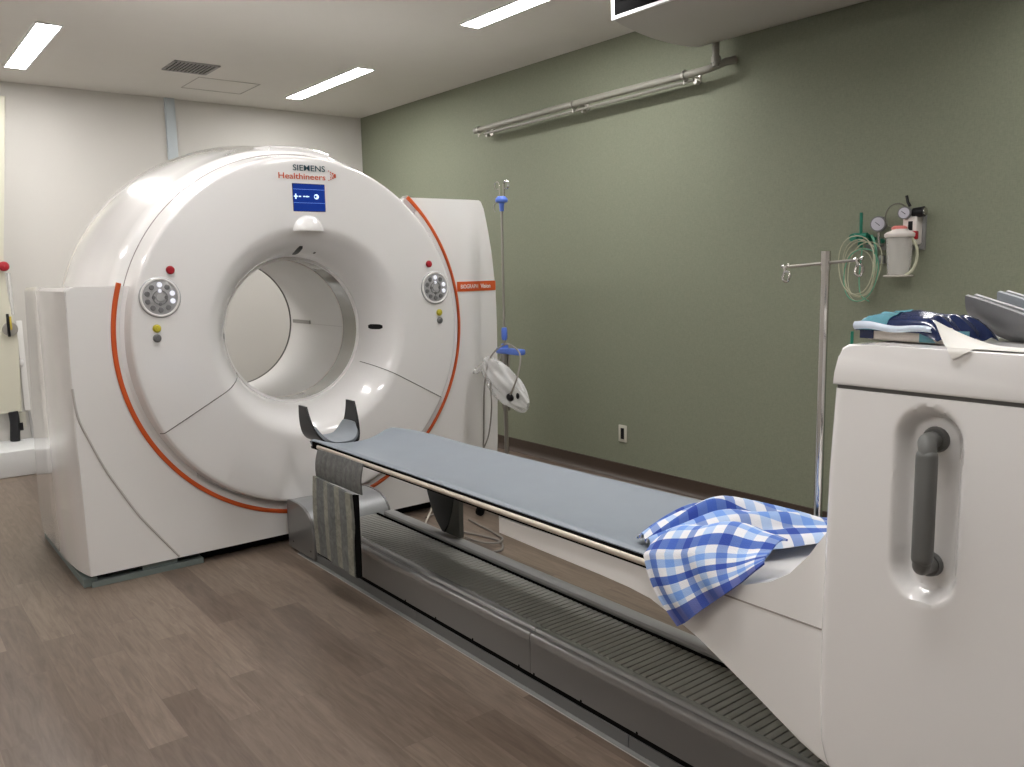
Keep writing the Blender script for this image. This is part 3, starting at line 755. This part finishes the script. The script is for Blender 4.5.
MB().box((.53, -.17, .590), (.63, -.07, .606), .004).build('mount_tongue', BLACK, hh)
MB().cyl((.545, -.122, .604), (.545, -.122, .622), .006).build('screw', CHROME, hh)
# ------------------------------------------------------------------ hanging wraps
VEST1 = woven_wrap('wrap_dark_weave', ((.14, .145, .145), (.165, .17, .165)), 9)
VEST2 = woven_wrap('wrap_striped_weave', ((.27, .27, .225), (.15, .16, .16)), 3.4)
wr = thing('body_wrap', 'grey and beige striped body wrap hanging from the near head end of the table', 'wrap', (.9, -.315, .15))
def w1(u, v_):
    x = .740 + .415 * u - .03 * v_ * (1 - .3 * u); z = .652 + .004 * u - .13 * v_
    y = -.318 - .008 * math.sin(PI * v_) - .002 * math.sin(9 * u)
    return (x, y, z)
sheet('upper_panel', w1, 24, 16, VEST1, wr, thick=.006)
def w2(u, v_):
    x = .716 + .358 * u - .004 * v_ + .012 * math.sin(5 * v_) * (u - .2); z = .530 - .010 * u - .348 * v_ - .010 * u * v_
    y = -.330 - .006 * math.sin(3.2 * v_ + 1.2 * u) - .002 * math.sin(16 * u)
    return (x, y, z)
sheet('lower_panel', w2, 40, 40, VEST2, wr, thick=.012)
def w3(u, v_):
    x = 1.070 + .020 * u; z = .516 - .354 * v_; return (x, -.326 + .012 * u, z)
sheet('edge_binding', w3, 3, 30, BLACKM, wr, thick=.012)
FINM = mat('support_dark_grey', (.028, .030, .030), .4, noise=.2, nscale=12)
MB().prism([(.80, .60), (.805, .50), (.82, .40), (.855, .32), (.90, .26), (.945, .221), (.965, .221), (1.00, .27), (1.03, .33), (1.055, .42), (1.065, .60)], 'y', .178, .192, .003, 2).build('support_fin', FINM, tb)
MB().prism([(1.068, .60), (1.058, .42), (1.033, .33), (1.003, .27), (.968, .221), (1.085, .221), (1.09, .60)], 'y', .180, .205, .003, 2).build('support_fin', mat('support_olive_grey', (.085, .088, .078), .4), tb)

# ------------------------------------------------------------------ gingham towel
GG = gingham()
tw = None
def qb(a, m_, c, t): return Vector(a) * (1 - t) ** 2 + Vector(m_) * 2 * t * (1 - t) + Vector(c) * t * t
def towel_pt_flap(u, v_):
    # u along the bed from head side to foot side, v from the heap over the edge down to the hem
    T = qb((2.660, -.215, .705), (2.80, -.19, .800), (2.965, -.120, .745), u)
    E = qb((2.680, -.322, .680), (2.84, -.335, .740), (2.99, -.225, .745), u)
    H = qb((2.806, -.338, .535), (2.91, -.345, .620), (3.020, -.290, .742), u)
    if v_ < .38: t = v_ / .38; p = T.lerp(E, t); p.z += .030 * math.sin(PI * t) * (.4 + u * (1 - u) * 2)
    else:
        t = (v_ - .38) / .62; p = E.lerp(H, t); p.y -= .010 * math.sin(PI * t); p.x -= .010 * math.sin(PI * t) * (1 - u)
    k = math.sin(PI * min(1, u * 1.1)) ** .5
    p.y -= (.008 * math.sin(15 * u - 3 * v_ + 1)) * k * min(1, v_ * 2); p.z += .008 * math.sin(11 * u + 3 * v_) * k * (1 - .6 * v_)
    return p
def towel_pt_heap(u, v_):
    # crumpled heap on the bed: corners head-near, foot-near, foot-far, head-far
    A, B, C_, D = Vector((2.650, -.235, .670)), Vector((2.86, -.105, .672)), Vector((2.93, .245, .690)), Vector((2.57, .060, .665))
    p = A.lerp(C_, u); side = (B - (A + C_) / 2) * (1 - v_) + (D - (A + C_) / 2) * v_
    wdt = math.sin(PI * min(1, .10 + u * .84)) ** .6
    p = p + side * wdt * (1 if True else 0)
    rim = math.sin(PI * (.015 + .97 * v_))
    h = (.080 * math.sin(PI * min(1, u * .80 + .12)) + .022 * math.exp(-((u - .42) / .18) ** 2)) * max(0, rim) ** .55
    w = v_ + .10 * math.sin(4 * u + .5)
    h += (.016 * math.sin(w * 21 + 1.5 * u) + .007 * math.sin(w * 37 - 5 * u)) * rim * math.sin(PI * min(1, u + .08)) ** .4
    p.z += h; n_ = Vector((.84, -.54, 0)); p += n_ * .010 * math.sin(w * 21 + 1.2 + 1.5 * u) * rim
    return p
sheets = []
t1 = sheet('towel', towel_pt_heap, 90, 44, GG, None, thick=.005, uvf=lambda u, v_: (u * 1.02, v_ * .62))
t2 = sheet('towel_flap', towel_pt_flap, 60, 60, GG, None, thick=.005, uvf=lambda u, v_: (u * .76, .30 + v_ * .69))
# one continuous cloth
bmj = bmesh.new(); bmj.from_mesh(t1.data); bmj.from_mesh(t2.data); bmj.to_mesh(t1.data); bmj.free(); bpy.data.objects.remove(t2)
t1.data.set_sharp_from_angle(angle=math.radians(60))
tag(t1, 'crumpled blue and white checked towel draped over the foot end of the grey mattress', 'towel')

# ------------------------------------------------------------------ things on the pedestal top
ZT = 1.266
pk = thing('wipes_pack', 'navy and teal soft packet with a clear flap on the white pedestal top', 'packet', (3.30, -.22, ZT))
Mp = Matrix.Translation((3.228, -.262, ZT + .001)) @ Matrix.Rotation(math.radians(-6), 4, 'Z')
def pt(a, b_, c): return Mp @ Vector((a, b_, c))
def puff(name, f, nu, nv, m, thick=.002): return sheet(name, lambda u, v_: pt(*f(u, v_)), nu, nv, m, pk, thick)
m = MB(); m.box((0, 0, 0), (.165, .115, .030), .006)
vs = [Mp @ Vector(q) for q in m.v]; obj('contents', vs, m.f, TOWELW, pk)
def lump(u, v_):
    a = u * (.175 + .045 * v_) - .016; bb = -.012 + v_ * .125
    ed = min(u, 1 - u, v_, 1 - v_) * 2
    c = .020 + .033 * min(1, ed * 2.6) ** .6 + .004 * math.sin(11 * u + 5 * v_) * ed + .003 * math.sin(23 * v_)
    c -= max(0, u - .78) * .06
    return (a, bb, c)
puff('wrapper', lump, 40, 24, NAVY)
def tealp(u, v_):
    a, bb, c = lump(u * .36 + .02, v_ * .6); return (a, bb - .001, c + .0012)
puff('teal_patch', tealp, 20, 16, TEAL, -.001)
puff('clear_flap', lambda u, v_: (-.018 + .165 * u, -.014 - .005 * math.sin(PI * v_) , .021 + (.016 - .005 * u) * v_ + .0025 * math.sin(9 * u)), 24, 4, FILM)
puff('teal_end', lambda u, v_: (.118 + .085 * u, -.006 + .02 * u, .002 + .024 * v_), 10, 4, TEAL)
puff('side_gusset', lambda u, v_: (-.012 + .03 * u, -.004, .003 + .020 * v_ + .0 * u), 6, 4, NAVY)

# paper
def paper(u, v_):
    BL, FL, BR, FR = Vector((3.385, -.308, ZT)), Vector((3.424, -.341, ZT)), Vector((3.60, -.20, ZT)), Vector((3.63, -.338, ZT))
    p = BL.lerp(BR, u).lerp(FL.lerp(FR, u), v_)
    lift = max(0, .46 - u) / .46
    p.z += .002 + .046 * lift ** 1.7 * (1 - v_) ** 1.2 + .003 * math.sin(7 * u) * (1 - v_)
    return p
pa = tag(sheet('paper_sheet', paper, 30, 16, PAPER, None, thick=.0008), 'white paper sheet with a lifted corner lying on the pedestal top', 'paper')
def pflap(u, v_):
    x = 3.426 + .045 * u * (1 - v_) + .012 * v_; return (x, -.3425 - .004 * min(1, 4 * v_), ZT + .002 - .020 * v_)
pf = sheet('folded_corner', pflap, 8, 6, PAPER, pa, thick=.0008)

# spare head cushions: boat-like shells
def cup(label, off, mshell, mcush):
    t = thing('head_cushion', label, 'cushion', (3.45 + off[0], -.12 + off[1], ZT))
    O = Vector(off)
    def near(u, v_):      # raised near wing, highest at its blunt left end; v from rim down to the keel
        rim = qb((3.372, -.145, 1.356), (3.44, -.160, 1.338), (3.62, -.215, 1.262 + .022), u)
        low = qb((3.395, -.085, 1.292), (3.425, -.120, 1.262), (3.62, -.165, ZT + .006), u)
        p = rim.lerp(low, v_); p += Vector((-.010, -.012, -.004)) * math.sin(PI * v_) * (1 - .5 * u)
        return p + O
    def floor_(u, v_):
        a_ = near(u, 1); f = qb((3.44, .0, 1.285), (3.47, -.02, 1.262), (3.66, -.05, ZT + .006), u) + O
        return a_.lerp(f, v_)
    def far(u, v_):
        f = floor_(u, 1); rim = qb((3.405, .050, 1.358), (3.47, .035, 1.340), (3.66, -.01, 1.285), u) + O
        return f.lerp(rim, v_)
    def whole(u, v_):
        if v_ < .4: return near(u, v_ / .4)
        if v_ < .6: return floor_(u, (v_ - .4) / .2)
        return far(u, (v_ - .6) / .4)
    sheet('shell', whole, 24, 50, mshell, t, thick=.009)
    def pad(u, v_):
        c = Vector((3.47, -.04, 1.33)) + O; p = whole(.02 + .96 * u, .03 + .94 * v_); q = p.lerp(Vector((p.x, c.y, p.z + .02)), .16); q.z += .004; q.x += .006
        return q
    sheet('padding', pad, 24, 50, mcush, t, thick=.008)
    return t
cup('dark grey curved head cushion at the left of the two on the pedestal', (0, 0, 0), SHELL, CUSHL)
cup('second curved grey head cushion lying behind and right of the first on the pedestal top', (.028, .075, .005), CUSH, CUSHL)

tag(MB().cyl((2.846, .42, .9), (2.85, .42, 1.222), .005, n=10).cyl((2.85, .42, 1.215), (2.85, .42, 1.235), .0035).build('green_stick', GREEN, None), 'thin green stick poking up behind the white pedestal beside the chrome pole', 'stick') if False else None

# ------------------------------------------------------------------ far drip stand
ds = thing('drip_stand', 'tall steel drip stand with blue collars beside the scanner and green wall', 'stand', (.125, 1.2, 0))
sx, sy = .125, 1.2
MB().cyl((sx, sy, .10), (sx, sy, .98), .0125).build('lower_pole', STEEL, ds)
MB().cyl((sx, sy, .95), (sx, sy, 1.80), .0065, n=12).build('upper_pole', STEEL, ds)
MB().add(*lathe_z([(.0005, -.062), (.012, -.062), (.014, -.03), (.017, -.015), (.034, -.010), (.037, .0), (.034, .010), (.022, .022), (.0005, .024)], (sx, sy, 1.81))).build('hook_hub', BLUEP, ds)
MB().add(*lathe_z([(.0005, -.038), (.014, -.038), (.018, -.02), (.018, .02), (.014, .035), (.0005, .035)], (sx, sy, 1.045))).build('height_collar', BLUEP, ds)
for k, (dx, dy, c) in enumerate(((-.018, 0, -.042), (.018, 0, .030), (.005, .018, .045))):
    m = MB(); pts = [(sx + dx, sy + dy, 1.83), (sx + dx, sy + dy, 1.885)]
    cc = Vector((sx + dx + (.022 if k else -.022), sy + dy, 1.895))
    pts += [cc + Vector(((-.022 if k else .022) * math.cos(t), 0, .022 * math.sin(t))) for t in [i * PI / 9 for i in range(16)]]
    m.tube(pts, .0028, 6).build('hook', CHROME, ds)
MB().tube([(sx - .02, sy - .02, 1.80), (sx - .045, sy - .02, 1.79), (sx - .05, sy - .02, 1.76), (sx - .035, sy - .02, 1.745)], .003, 6).build('hook', STEEL, ds)
m = MB(); m.box((sx - .045, sy - .035, .928), (sx + .175, sy + .02, .962), .010); m.cyl((sx, sy, .95), (sx, sy, .985), .026, .018)
m.build('handle_grip', BLUEP, ds)
MB().add(*lathe_z([(.0005, .055), (.03, .055), (.035, .07), (.03, .10), (.016, .12), (.0005, .12)], (sx, sy, 0))).build('base_hub', BLACK, ds)
for k in range(5):
    a = math.radians(20 + 72 * k - 100); e = Vector((sx + .24 * math.cos(a), sy + .24 * math.sin(a), .062))
    l = MB().tube([(sx, sy, .085), e.lerp(Vector((sx, sy, .085)), .4), e], .011, 8).build('leg', BLACK, ds)
    w = e + Vector((0, 0, -.034)); MB().cyl(w + Vector((-.009, 0, 0)), w + Vector((.009, 0, 0)), .0275, n=18).box((e.x - .012, e.y - .012, .03), (e.x + .012, e.y + .012, .066), .003).build('castor', BLACKM, l)
MB().box((sx - .055, sy + .012, .585), (sx + .012, sy + .03, .935), .006).build('tube_holder', mat('holder_brown_grey', (.23, .21, .18), .4), ds)

# plastic bag on stand
def bagf(u, v_):
    a = 2 * PI * u
    c0 = Vector((.02, 1.15, .865)); c1 = Vector((.43, 1.15, .655))
    ax = c0.lerp(c1, v_)
    w = .016 + .085 * math.sin(PI * min(1, .06 + v_ * .93)) ** .55; t = .045 * math.sin(PI * min(1, .03 + v_ * .95)) ** .6
    d = (c1 - c0).normalized(); nn = Vector((d.z, 0, -d.x))
    r = 1 + .10 * math.sin(5 * a + 8 * v_) + .06 * math.sin(11 * a - 5 * v_)
    return ax + nn * (w * math.cos(a) * r) + Vector((0, t * math.sin(a) * r - .03, 0))
bg = tag(sheet('plastic_bag', bagf, 48, 30, BAGM, None, thick=.0006), 'clear plastic bag hanging from the far drip stand beside the scanner', 'bag')
m = MB(); m.ball((.315, 1.085, .700), .026, (1.2, .6, .9)); m.ball((.385, 1.085, .715), .015, (.8, .6, 1.2))
m.build('black_contents', BLACK, bg)
m = MB(); m.tube([(-.10, 1.13, .80), (-.075, 1.13, .815), (-.05, 1.12, .81), (-.02, 1.12, .835), (.03, 1.12, .86)], .018, 8, radii=[.006, .018, .012, .018, .022]); m.build('bag_neck', BAGM, bg)

def cable(name, pts, r, m, label):
    return tag(MB().tube(smooth_path(pts, 6), r, 7).build(name, m), label, 'cable')
cable('monitor_cable', [(.02, 1.07, .02), (.04, 1.08, .20), (.06, 1.08, .45), (.075, 1.08, .70), (.09, 1.10, .87), (.13, 1.13, .95), (.17, 1.17, .985), (.22, 1.17, .985), (.30, 1.16, .96), (.36, 1.13, .92), (.375, 1.10, .84), (.355, 1.08, .76), (.32, 1.08, .71)], .005, CABLE, 'grey cable looped over the blue grip of the far drip stand')
cable('monitor_cable', [(.15, 1.16, .93), (.135, 1.09, .80), (.145, 1.08, .62), (.12, 1.07, .45), (.02, 1.07, .28), (-.02, 1.07, .02)], .0045, CABLE, 'dark thin cable hanging in front of the scanner edge behind the drip stand')
cable('floor_cable', [(.03, .70, .26), (.035, .715, .19), (.05, .71, .12), (.12, .64, .05), (.20, .55, .008), (.30, .50, .006), (.35, .42, .006)], .006, CABLEL, 'pale cable hanging from under the scanner to the floor beyond the track')
cable('floor_cable', [(.10, .62, .006), (.06, .74, .006), (.14, .80, .006), (.26, .70, .006), (.42, .62, .006), (.58, .66, .006), (.72, .68, .006), (.84, .60, .006), (.80, .52, .006), (.68, .52, .006), (.60, .57, .008)], .006, CABLE, 'coiled grey cable lying on the floor behind the far rail')
cable('floor_cable', [(.30, .78, .006), (.45, .76, .006), (.60, .74, .006), (.72, .70, .016), (.76, .64, .016), (.70, .58, .016), (.58, .56, .020)], .0055, CABLE, 'dark cable crossing the coil on the floor behind the far rail')

for o_ in [q for q in COL.objects if q.parent is None and q.name.split('.')[0] in ('drip_stand', 'plastic_bag', 'monitor_cable')]:
    o_.location = o_.location + Vector((.10, -.08, 0))
# ------------------------------------------------------------------ gas and suction set on green wall
YW = Y1
ra = thing('gas_wall_plate', 'grey mounting plate with rail behind the suction jar on the green wall', 'plate', (2.05, YW, 1.55))
MB().box((1.925, YW - .018, 1.475), (2.205, YW - .004, 1.505), .002).box((2.145, YW - .012, 1.47), (2.215, YW, 1.64), .003).build('plate', RACK, ra)
for x in (1.94, 2.0): MB().cyl((x, YW, 1.52), (x, YW - .03, 1.52), .014).build('gas_port', GREEN, ra)
fm = thing('flow_meter', 'green oxygen flow meter left of the pressure gauge on the wall', 'flow meter', (1.875, YW - .05, 1.53))
MB().cyl((1.876, YW - .05, 1.545), (1.874, YW - .05, 1.66), .0075, n=12).build('meter_tube', GREEN, fm)
MB().cyl((1.835, YW - .05, 1.548), (1.91, YW - .05, 1.548), .014, n=14).cyl((1.875, YW - .05, 1.49), (1.875, YW - .05, 1.56), .013, n=14).cyl((1.905, YW - .04, 1.548), (1.925, YW - .002, 1.53), .010, n=12).build('meter_body', GREEN, fm)
MB().cyl((1.845, YW - .075, 1.54), (1.845, YW - .05, 1.54), .018, n=16).build('knob', GREEN, fm)
pg = thing('pressure_gauge', 'round pale pressure gauge between green flow meter and suction jar', 'gauge', (1.965, YW - .05, 1.60))
gc = Vector((1.967, YW - .06, 1.600))
def dial(c, r, par, rimm=STEEL):
    n_ = Vector((.18, -1, 0)).normalized()
    MB().cyl(c - n_ * .015, c + n_ * .012, r * 1.12, n=28).build('case', rimm, par)
    MB().cyl(c + n_ * .0115, c + n_ * .0135, r * .93, n=28).build('dial', GAUGE, par)
    k = c + n_ * .0145; MB().tube([k + Vector((-.5 * r, 0, .35 * r)), k + Vector((.3 * r, 0, -.25 * r))], .0016, 5).build('needle', BLACK, par)
dial(gc, .033, pg, SHELL)
MB().cyl(gc + Vector((0, .0, -.04)), gc + Vector((0, .01, -.10)), .008, n=12).cyl(gc + Vector((0, .01, -.10)), (1.967, YW - .004, 1.50), .010, n=12).build('stem', CHROME, pg)
ball_ = MB().cyl((1.965, YW - .03, 1.43), (1.995, YW - .03, 1.43), .020, n=16).cyl((1.975, YW - .03, 1.43), (1.975, YW - .002, 1.43), .009, n=10).build('side_knob', RACK, pg)
sj = thing('suction_jar', 'clear plastic suction jar with white lid and pink top on the green wall', 'jar', (2.05, YW - .08, 1.36))
jc = (2.045, YW - .085, 0)
MB().add(*lathe_z([(.0005, 1.350), (.046, 1.350), (.050, 1.358), (.062, 1.535), (.059, 1.535), (.048, 1.362), (.0005, 1.356)], jc, 32)).build('jar_body', CLEAR, sj)
MB().add(*lathe_z([(.0005, 1.532), (.066, 1.532), (.069, 1.538), (.069, 1.548), (.060, 1.555), (.040, 1.562), (.034, 1.570), (.0005, 1.572)], jc, 32)).build('jar_lid', LABELW, sj)
MB().add(*lathe_z([(.0005, 1.568), (.034, 1.568), (.034, 1.578), (.024, 1.585), (.0005, 1.586)], (jc[0] - .005, jc[1], 0), 24)).build('lid_cap', PINK, sj)
m = MB(); m.tube([(jc[0] + .062 * math.cos(t), jc[1] + .062 * math.sin(t), 1.352) for t in [i * 2 * PI / 28 for i in range(28)]], .005, 8, closed=True); m.tube([(jc[0], jc[1] + .055, 1.352), (jc[0] - .02, YW - .004, 1.36)], .006, 6); m.build('holder_ring', mat('holder_clear', (.5, .46, .42), .2), sj)
MB().tube(smooth_path([(2.10, YW - .09, 1.535), (2.125, YW - .08, 1.48), (2.125, YW - .08, 1.42), (2.115, YW - .10, 1.375), (2.09, YW - .11, 1.355)], 5), .007, 8).build('drain_tube', TUBE, sj)
rg = thing('suction_regulator', 'suction regulator with black knob and round dial above the jar', 'regulator', (2.12, YW - .06, 1.66))
dial(Vector((2.088, YW - .085, 1.655)), .026, rg, SHELL)
MB().cyl((2.115, YW - .055, 1.655), (2.165, YW - .055, 1.658), .022, .024, n=20).build('knob', BLACK, rg)
MB().cyl((2.163, YW - .055, 1.658), (2.172, YW - .055, 1.658), .018, n=20).build('knob_cap', CHROME, rg)
MB().cyl((2.10, YW - .05, 1.60), (2.10, YW - .05, 1.64), .012).cyl((2.12, YW - .05, 1.655), (2.12, YW - .001, 1.655), .010).build('regulator_body', STEEL, rg)
MB().tube([(2.102, YW - .065, 1.685), (2.090, YW - .065, 1.705), (2.083, YW - .065, 1.735)], .007, 8).build('lever', BLACK, rg)
bx = thing('regulator_housing', 'small white housing with red band right of the suction jar', 'housing', (2.12, YW - .04, 1.56))
MB().box((2.10, YW - .07, 1.505), (2.165, YW - .008, 1.635), .006).build('body', LABELW, bx)
MB().box((2.128, YW - .074, 1.570), (2.148, YW - .069, 1.612), .001).build('slot', BLACK, bx)
MB().box((2.130, YW - .076, 1.528), (2.168, YW - .05, 1.566), .002).build('red_band', RED, bx)
tag(MB().tube(smooth_path([(2.05, YW - .08, 1.585), (2.005, YW - .08, 1.60), (1.998, YW - .09, 1.65), (2.02, YW - .09, 1.69), (2.06, YW - .085, 1.70), (2.09, YW - .07, 1.68)], 6), .0035, 7).build('hose', mat('dark_hose', (.13, .13, .10), .3)), 'thin dark hose arching from suction jar lid to the regulator', 'hose')
tc_ = thing('coiled_tubing', 'loose coil of clear and pale green oxygen tubing hanging from the flow meter', 'tubing', (1.87, YW - .06, 1.48))
random.seed(3)
for k in range(6):
    top_ = Vector((1.885 + random.uniform(-.03, .03), YW - .07 - .006 * k, 1.50 + random.uniform(-.01, .07)))
    cx = 1.862 + random.uniform(-.012, .012); w = .082 + random.uniform(-.014, .024); lo = 1.232 + random.uniform(-.01, .05)
    pts = []
    for i in range(28):
        t = 2 * PI * i / 28; z = (top_.z + lo) / 2 + (top_.z - lo) / 2 * math.cos(t); x = cx + w * math.sin(t) * (1 + .1 * math.cos(t)) + (top_.x - cx) * (1 + math.cos(t)) / 2
        pts.append((x, top_.y + .006 * math.sin(3 * t), z))
    MB().tube(pts, .0030, 6, closed=True).build('loop', TUBEG if k in (4,) else TUBE, tc_)
MB().tube(smooth_path([(1.875, YW - .075, 1.49), (1.872, YW - .08, 1.42), (1.868, YW - .08, 1.34), (1.88, YW - .08, 1.27), (1.925, YW - .08, 1.24)], 6), .0032, 6).build('loose_end', TUBEG, tc_)
MB().tube(smooth_path([(1.92, YW - .07, 1.56), (1.945, YW - .075, 1.50), (1.95, YW - .075, 1.42), (1.935, YW - .08, 1.36)], 6), .006, 8).build('thick_tube', TUBEG, tc_)
def shift(names, d):
    for q in COL.objects:
        if q.parent is None and q.name.split('.')[0] in names: q.location = q.location + Vector(d)
shift(('suction_jar',), (.055, 0, .0)); shift(('regulator_housing',), (.002, 0, -.008)); shift(('suction_regulator', 'hose'), (.03, 0, -.012)); shift(('gas_wall_plate',), (-.032, 0, 0))
shift(('coiled_tubing',), (.032, 0, -.012)); shift(('pressure_gauge',), (.012, 0, 0)); shift(('flow_meter',), (.008, 0, 0))
tag(MB().cyl((2.826, .385, .001), (2.826, .385, 1.16), .006, n=8).cyl((2.826, .385, 1.16), (2.826, .385, 1.225), .0045, n=10).build('green_stick', GREEN), 'thin green stick showing behind the pedestal beside the chrome pole', 'stick')

# ------------------------------------------------------------------ far left corner
tag(MB().box((X0 + .007, -3.0, .0), (-2.76, .25, .19), .008).build('low_platform', PLATM), 'low white platform along the foot of the white wall', 'platform')
hg = thing('wall_column', 'cream padded column with black sleeve standing on the low white platform', 'column', (-3.2, -.98, .19))
MB().prism([(-1.16, .41), (-.925, .41), (-.905, .95), (-.945, 1.30), (-.96, 1.45), (-.945, 1.6), (-.83, ZC - .12), (-1.06, ZC - .12), (-1.16, 1.4)], 'x', -3.225, -3.17, .01, 3).build('cream_cover', CREAM, hg)
MB().tube(smooth_path([(-3.185, -.985, .42), (-3.185, -.98, .34), (-3.18, -.985, .26), (-3.18, -.99, .191)], 5), .034, 16).build('black_sleeve', mat('black_corrugated', (.012, .012, .014), .7, noise=.4, nscale=80, bump=.6), hg)
MB().box((-3.17, -.955, .27), (-3.155, -.93, .33), .002).build('bracket', BLACK, hg)
m = MB(); m.lathe([(-.02, .02), (.0, .034), (.02, .036), (.035, .026), (.04, .001)], 28, c=(-3.15, -.955, 1.51)); m.build('red_knob', RED, hg)
MB().lathe([(-.02, .045), (.012, .052), (.016, .048), (.018, .001)], 28, c=(-3.15, -.955, 1.045)).build('steel_disc', STEEL, hg)
MB().box((-3.135, -.975, .99), (-3.115, -.957, 1.16), .003).build('black_lever', BLACK, hg)
MB().box((-3.135, -.956, 1.04), (-3.118, -.942, 1.14), .002).build('yellow_tag', mat('yellow_tape', (.55, .42, .06), .4), hg)
MB().tube([(-3.18, -.925, 1.46), (-3.18, -.925, 1.15)], .014, 10).build('clear_sleeve', BAGM, hg)
wp = thing('wall_conduit', 'thin white vertical conduit with clip beside the cream column', 'conduit', (-3.2, -.87, .19))
MB().box((-3.25, -.90, .41), (-3.235, -.86, 1.1), .003).build('conduit', WALLW if False else WHITE2, wp)
MB().ball((-3.225, -.892, .78), .018, (.7, 1, 1.6)).build('clip', WHITE, wp)
MB().prism([(-.878, .40), (-.862, .40), (-.845, .191), (-.868, .191)], 'x', -3.252, -3.235).build('foot', mat('conduit_foot_grey', (.35, .34, .33), .5), wp)
tag(MB().box((X0 + .001, -.965, .28), (X0 + .012, -.895, .395), .002).build('socket_plate', OUTL), 'beige socket plate behind the black sleeve on the white wall', 'socket')

# ------------------------------------------------------------------ camera, world, view
cd = bpy.data.cameras.new('camera'); cam = bpy.data.objects.new('camera', cd); COL.objects.link(cam)
R_ = Vector((0.61758577, 0.78625687, -0.0196962)); U_ = Vector((-0.09521544, 0.09960107, 0.99046133)); F_ = Vector((-0.78071879, 0.60981945, -0.136376))
Mc = Matrix((R_, U_, -F_)).transposed().to_4x4(); Mc.translation = Vector((4.12356053, -1.87514319, 1.42509592))
cam.matrix_world = Mc
cd.sensor_width = 36; cd.lens = 839.944 / 1024 * 36; cd.clip_start = .05; cd.clip_end = 50
S.camera = cam
w = bpy.data.worlds.new('world'); S.world = w; w.use_nodes = True
w.node_tree.nodes['Background'].inputs[0].default_value = (1, .96, .92, 1); w.node_tree.nodes['Background'].inputs[1].default_value = .1
S.view_settings.view_transform = 'Standard'; S.view_settings.look = 'None'; S.view_settings.gamma = 1
S.view_settings.use_curve_mapping = False
S.view_settings.exposure = 1.2
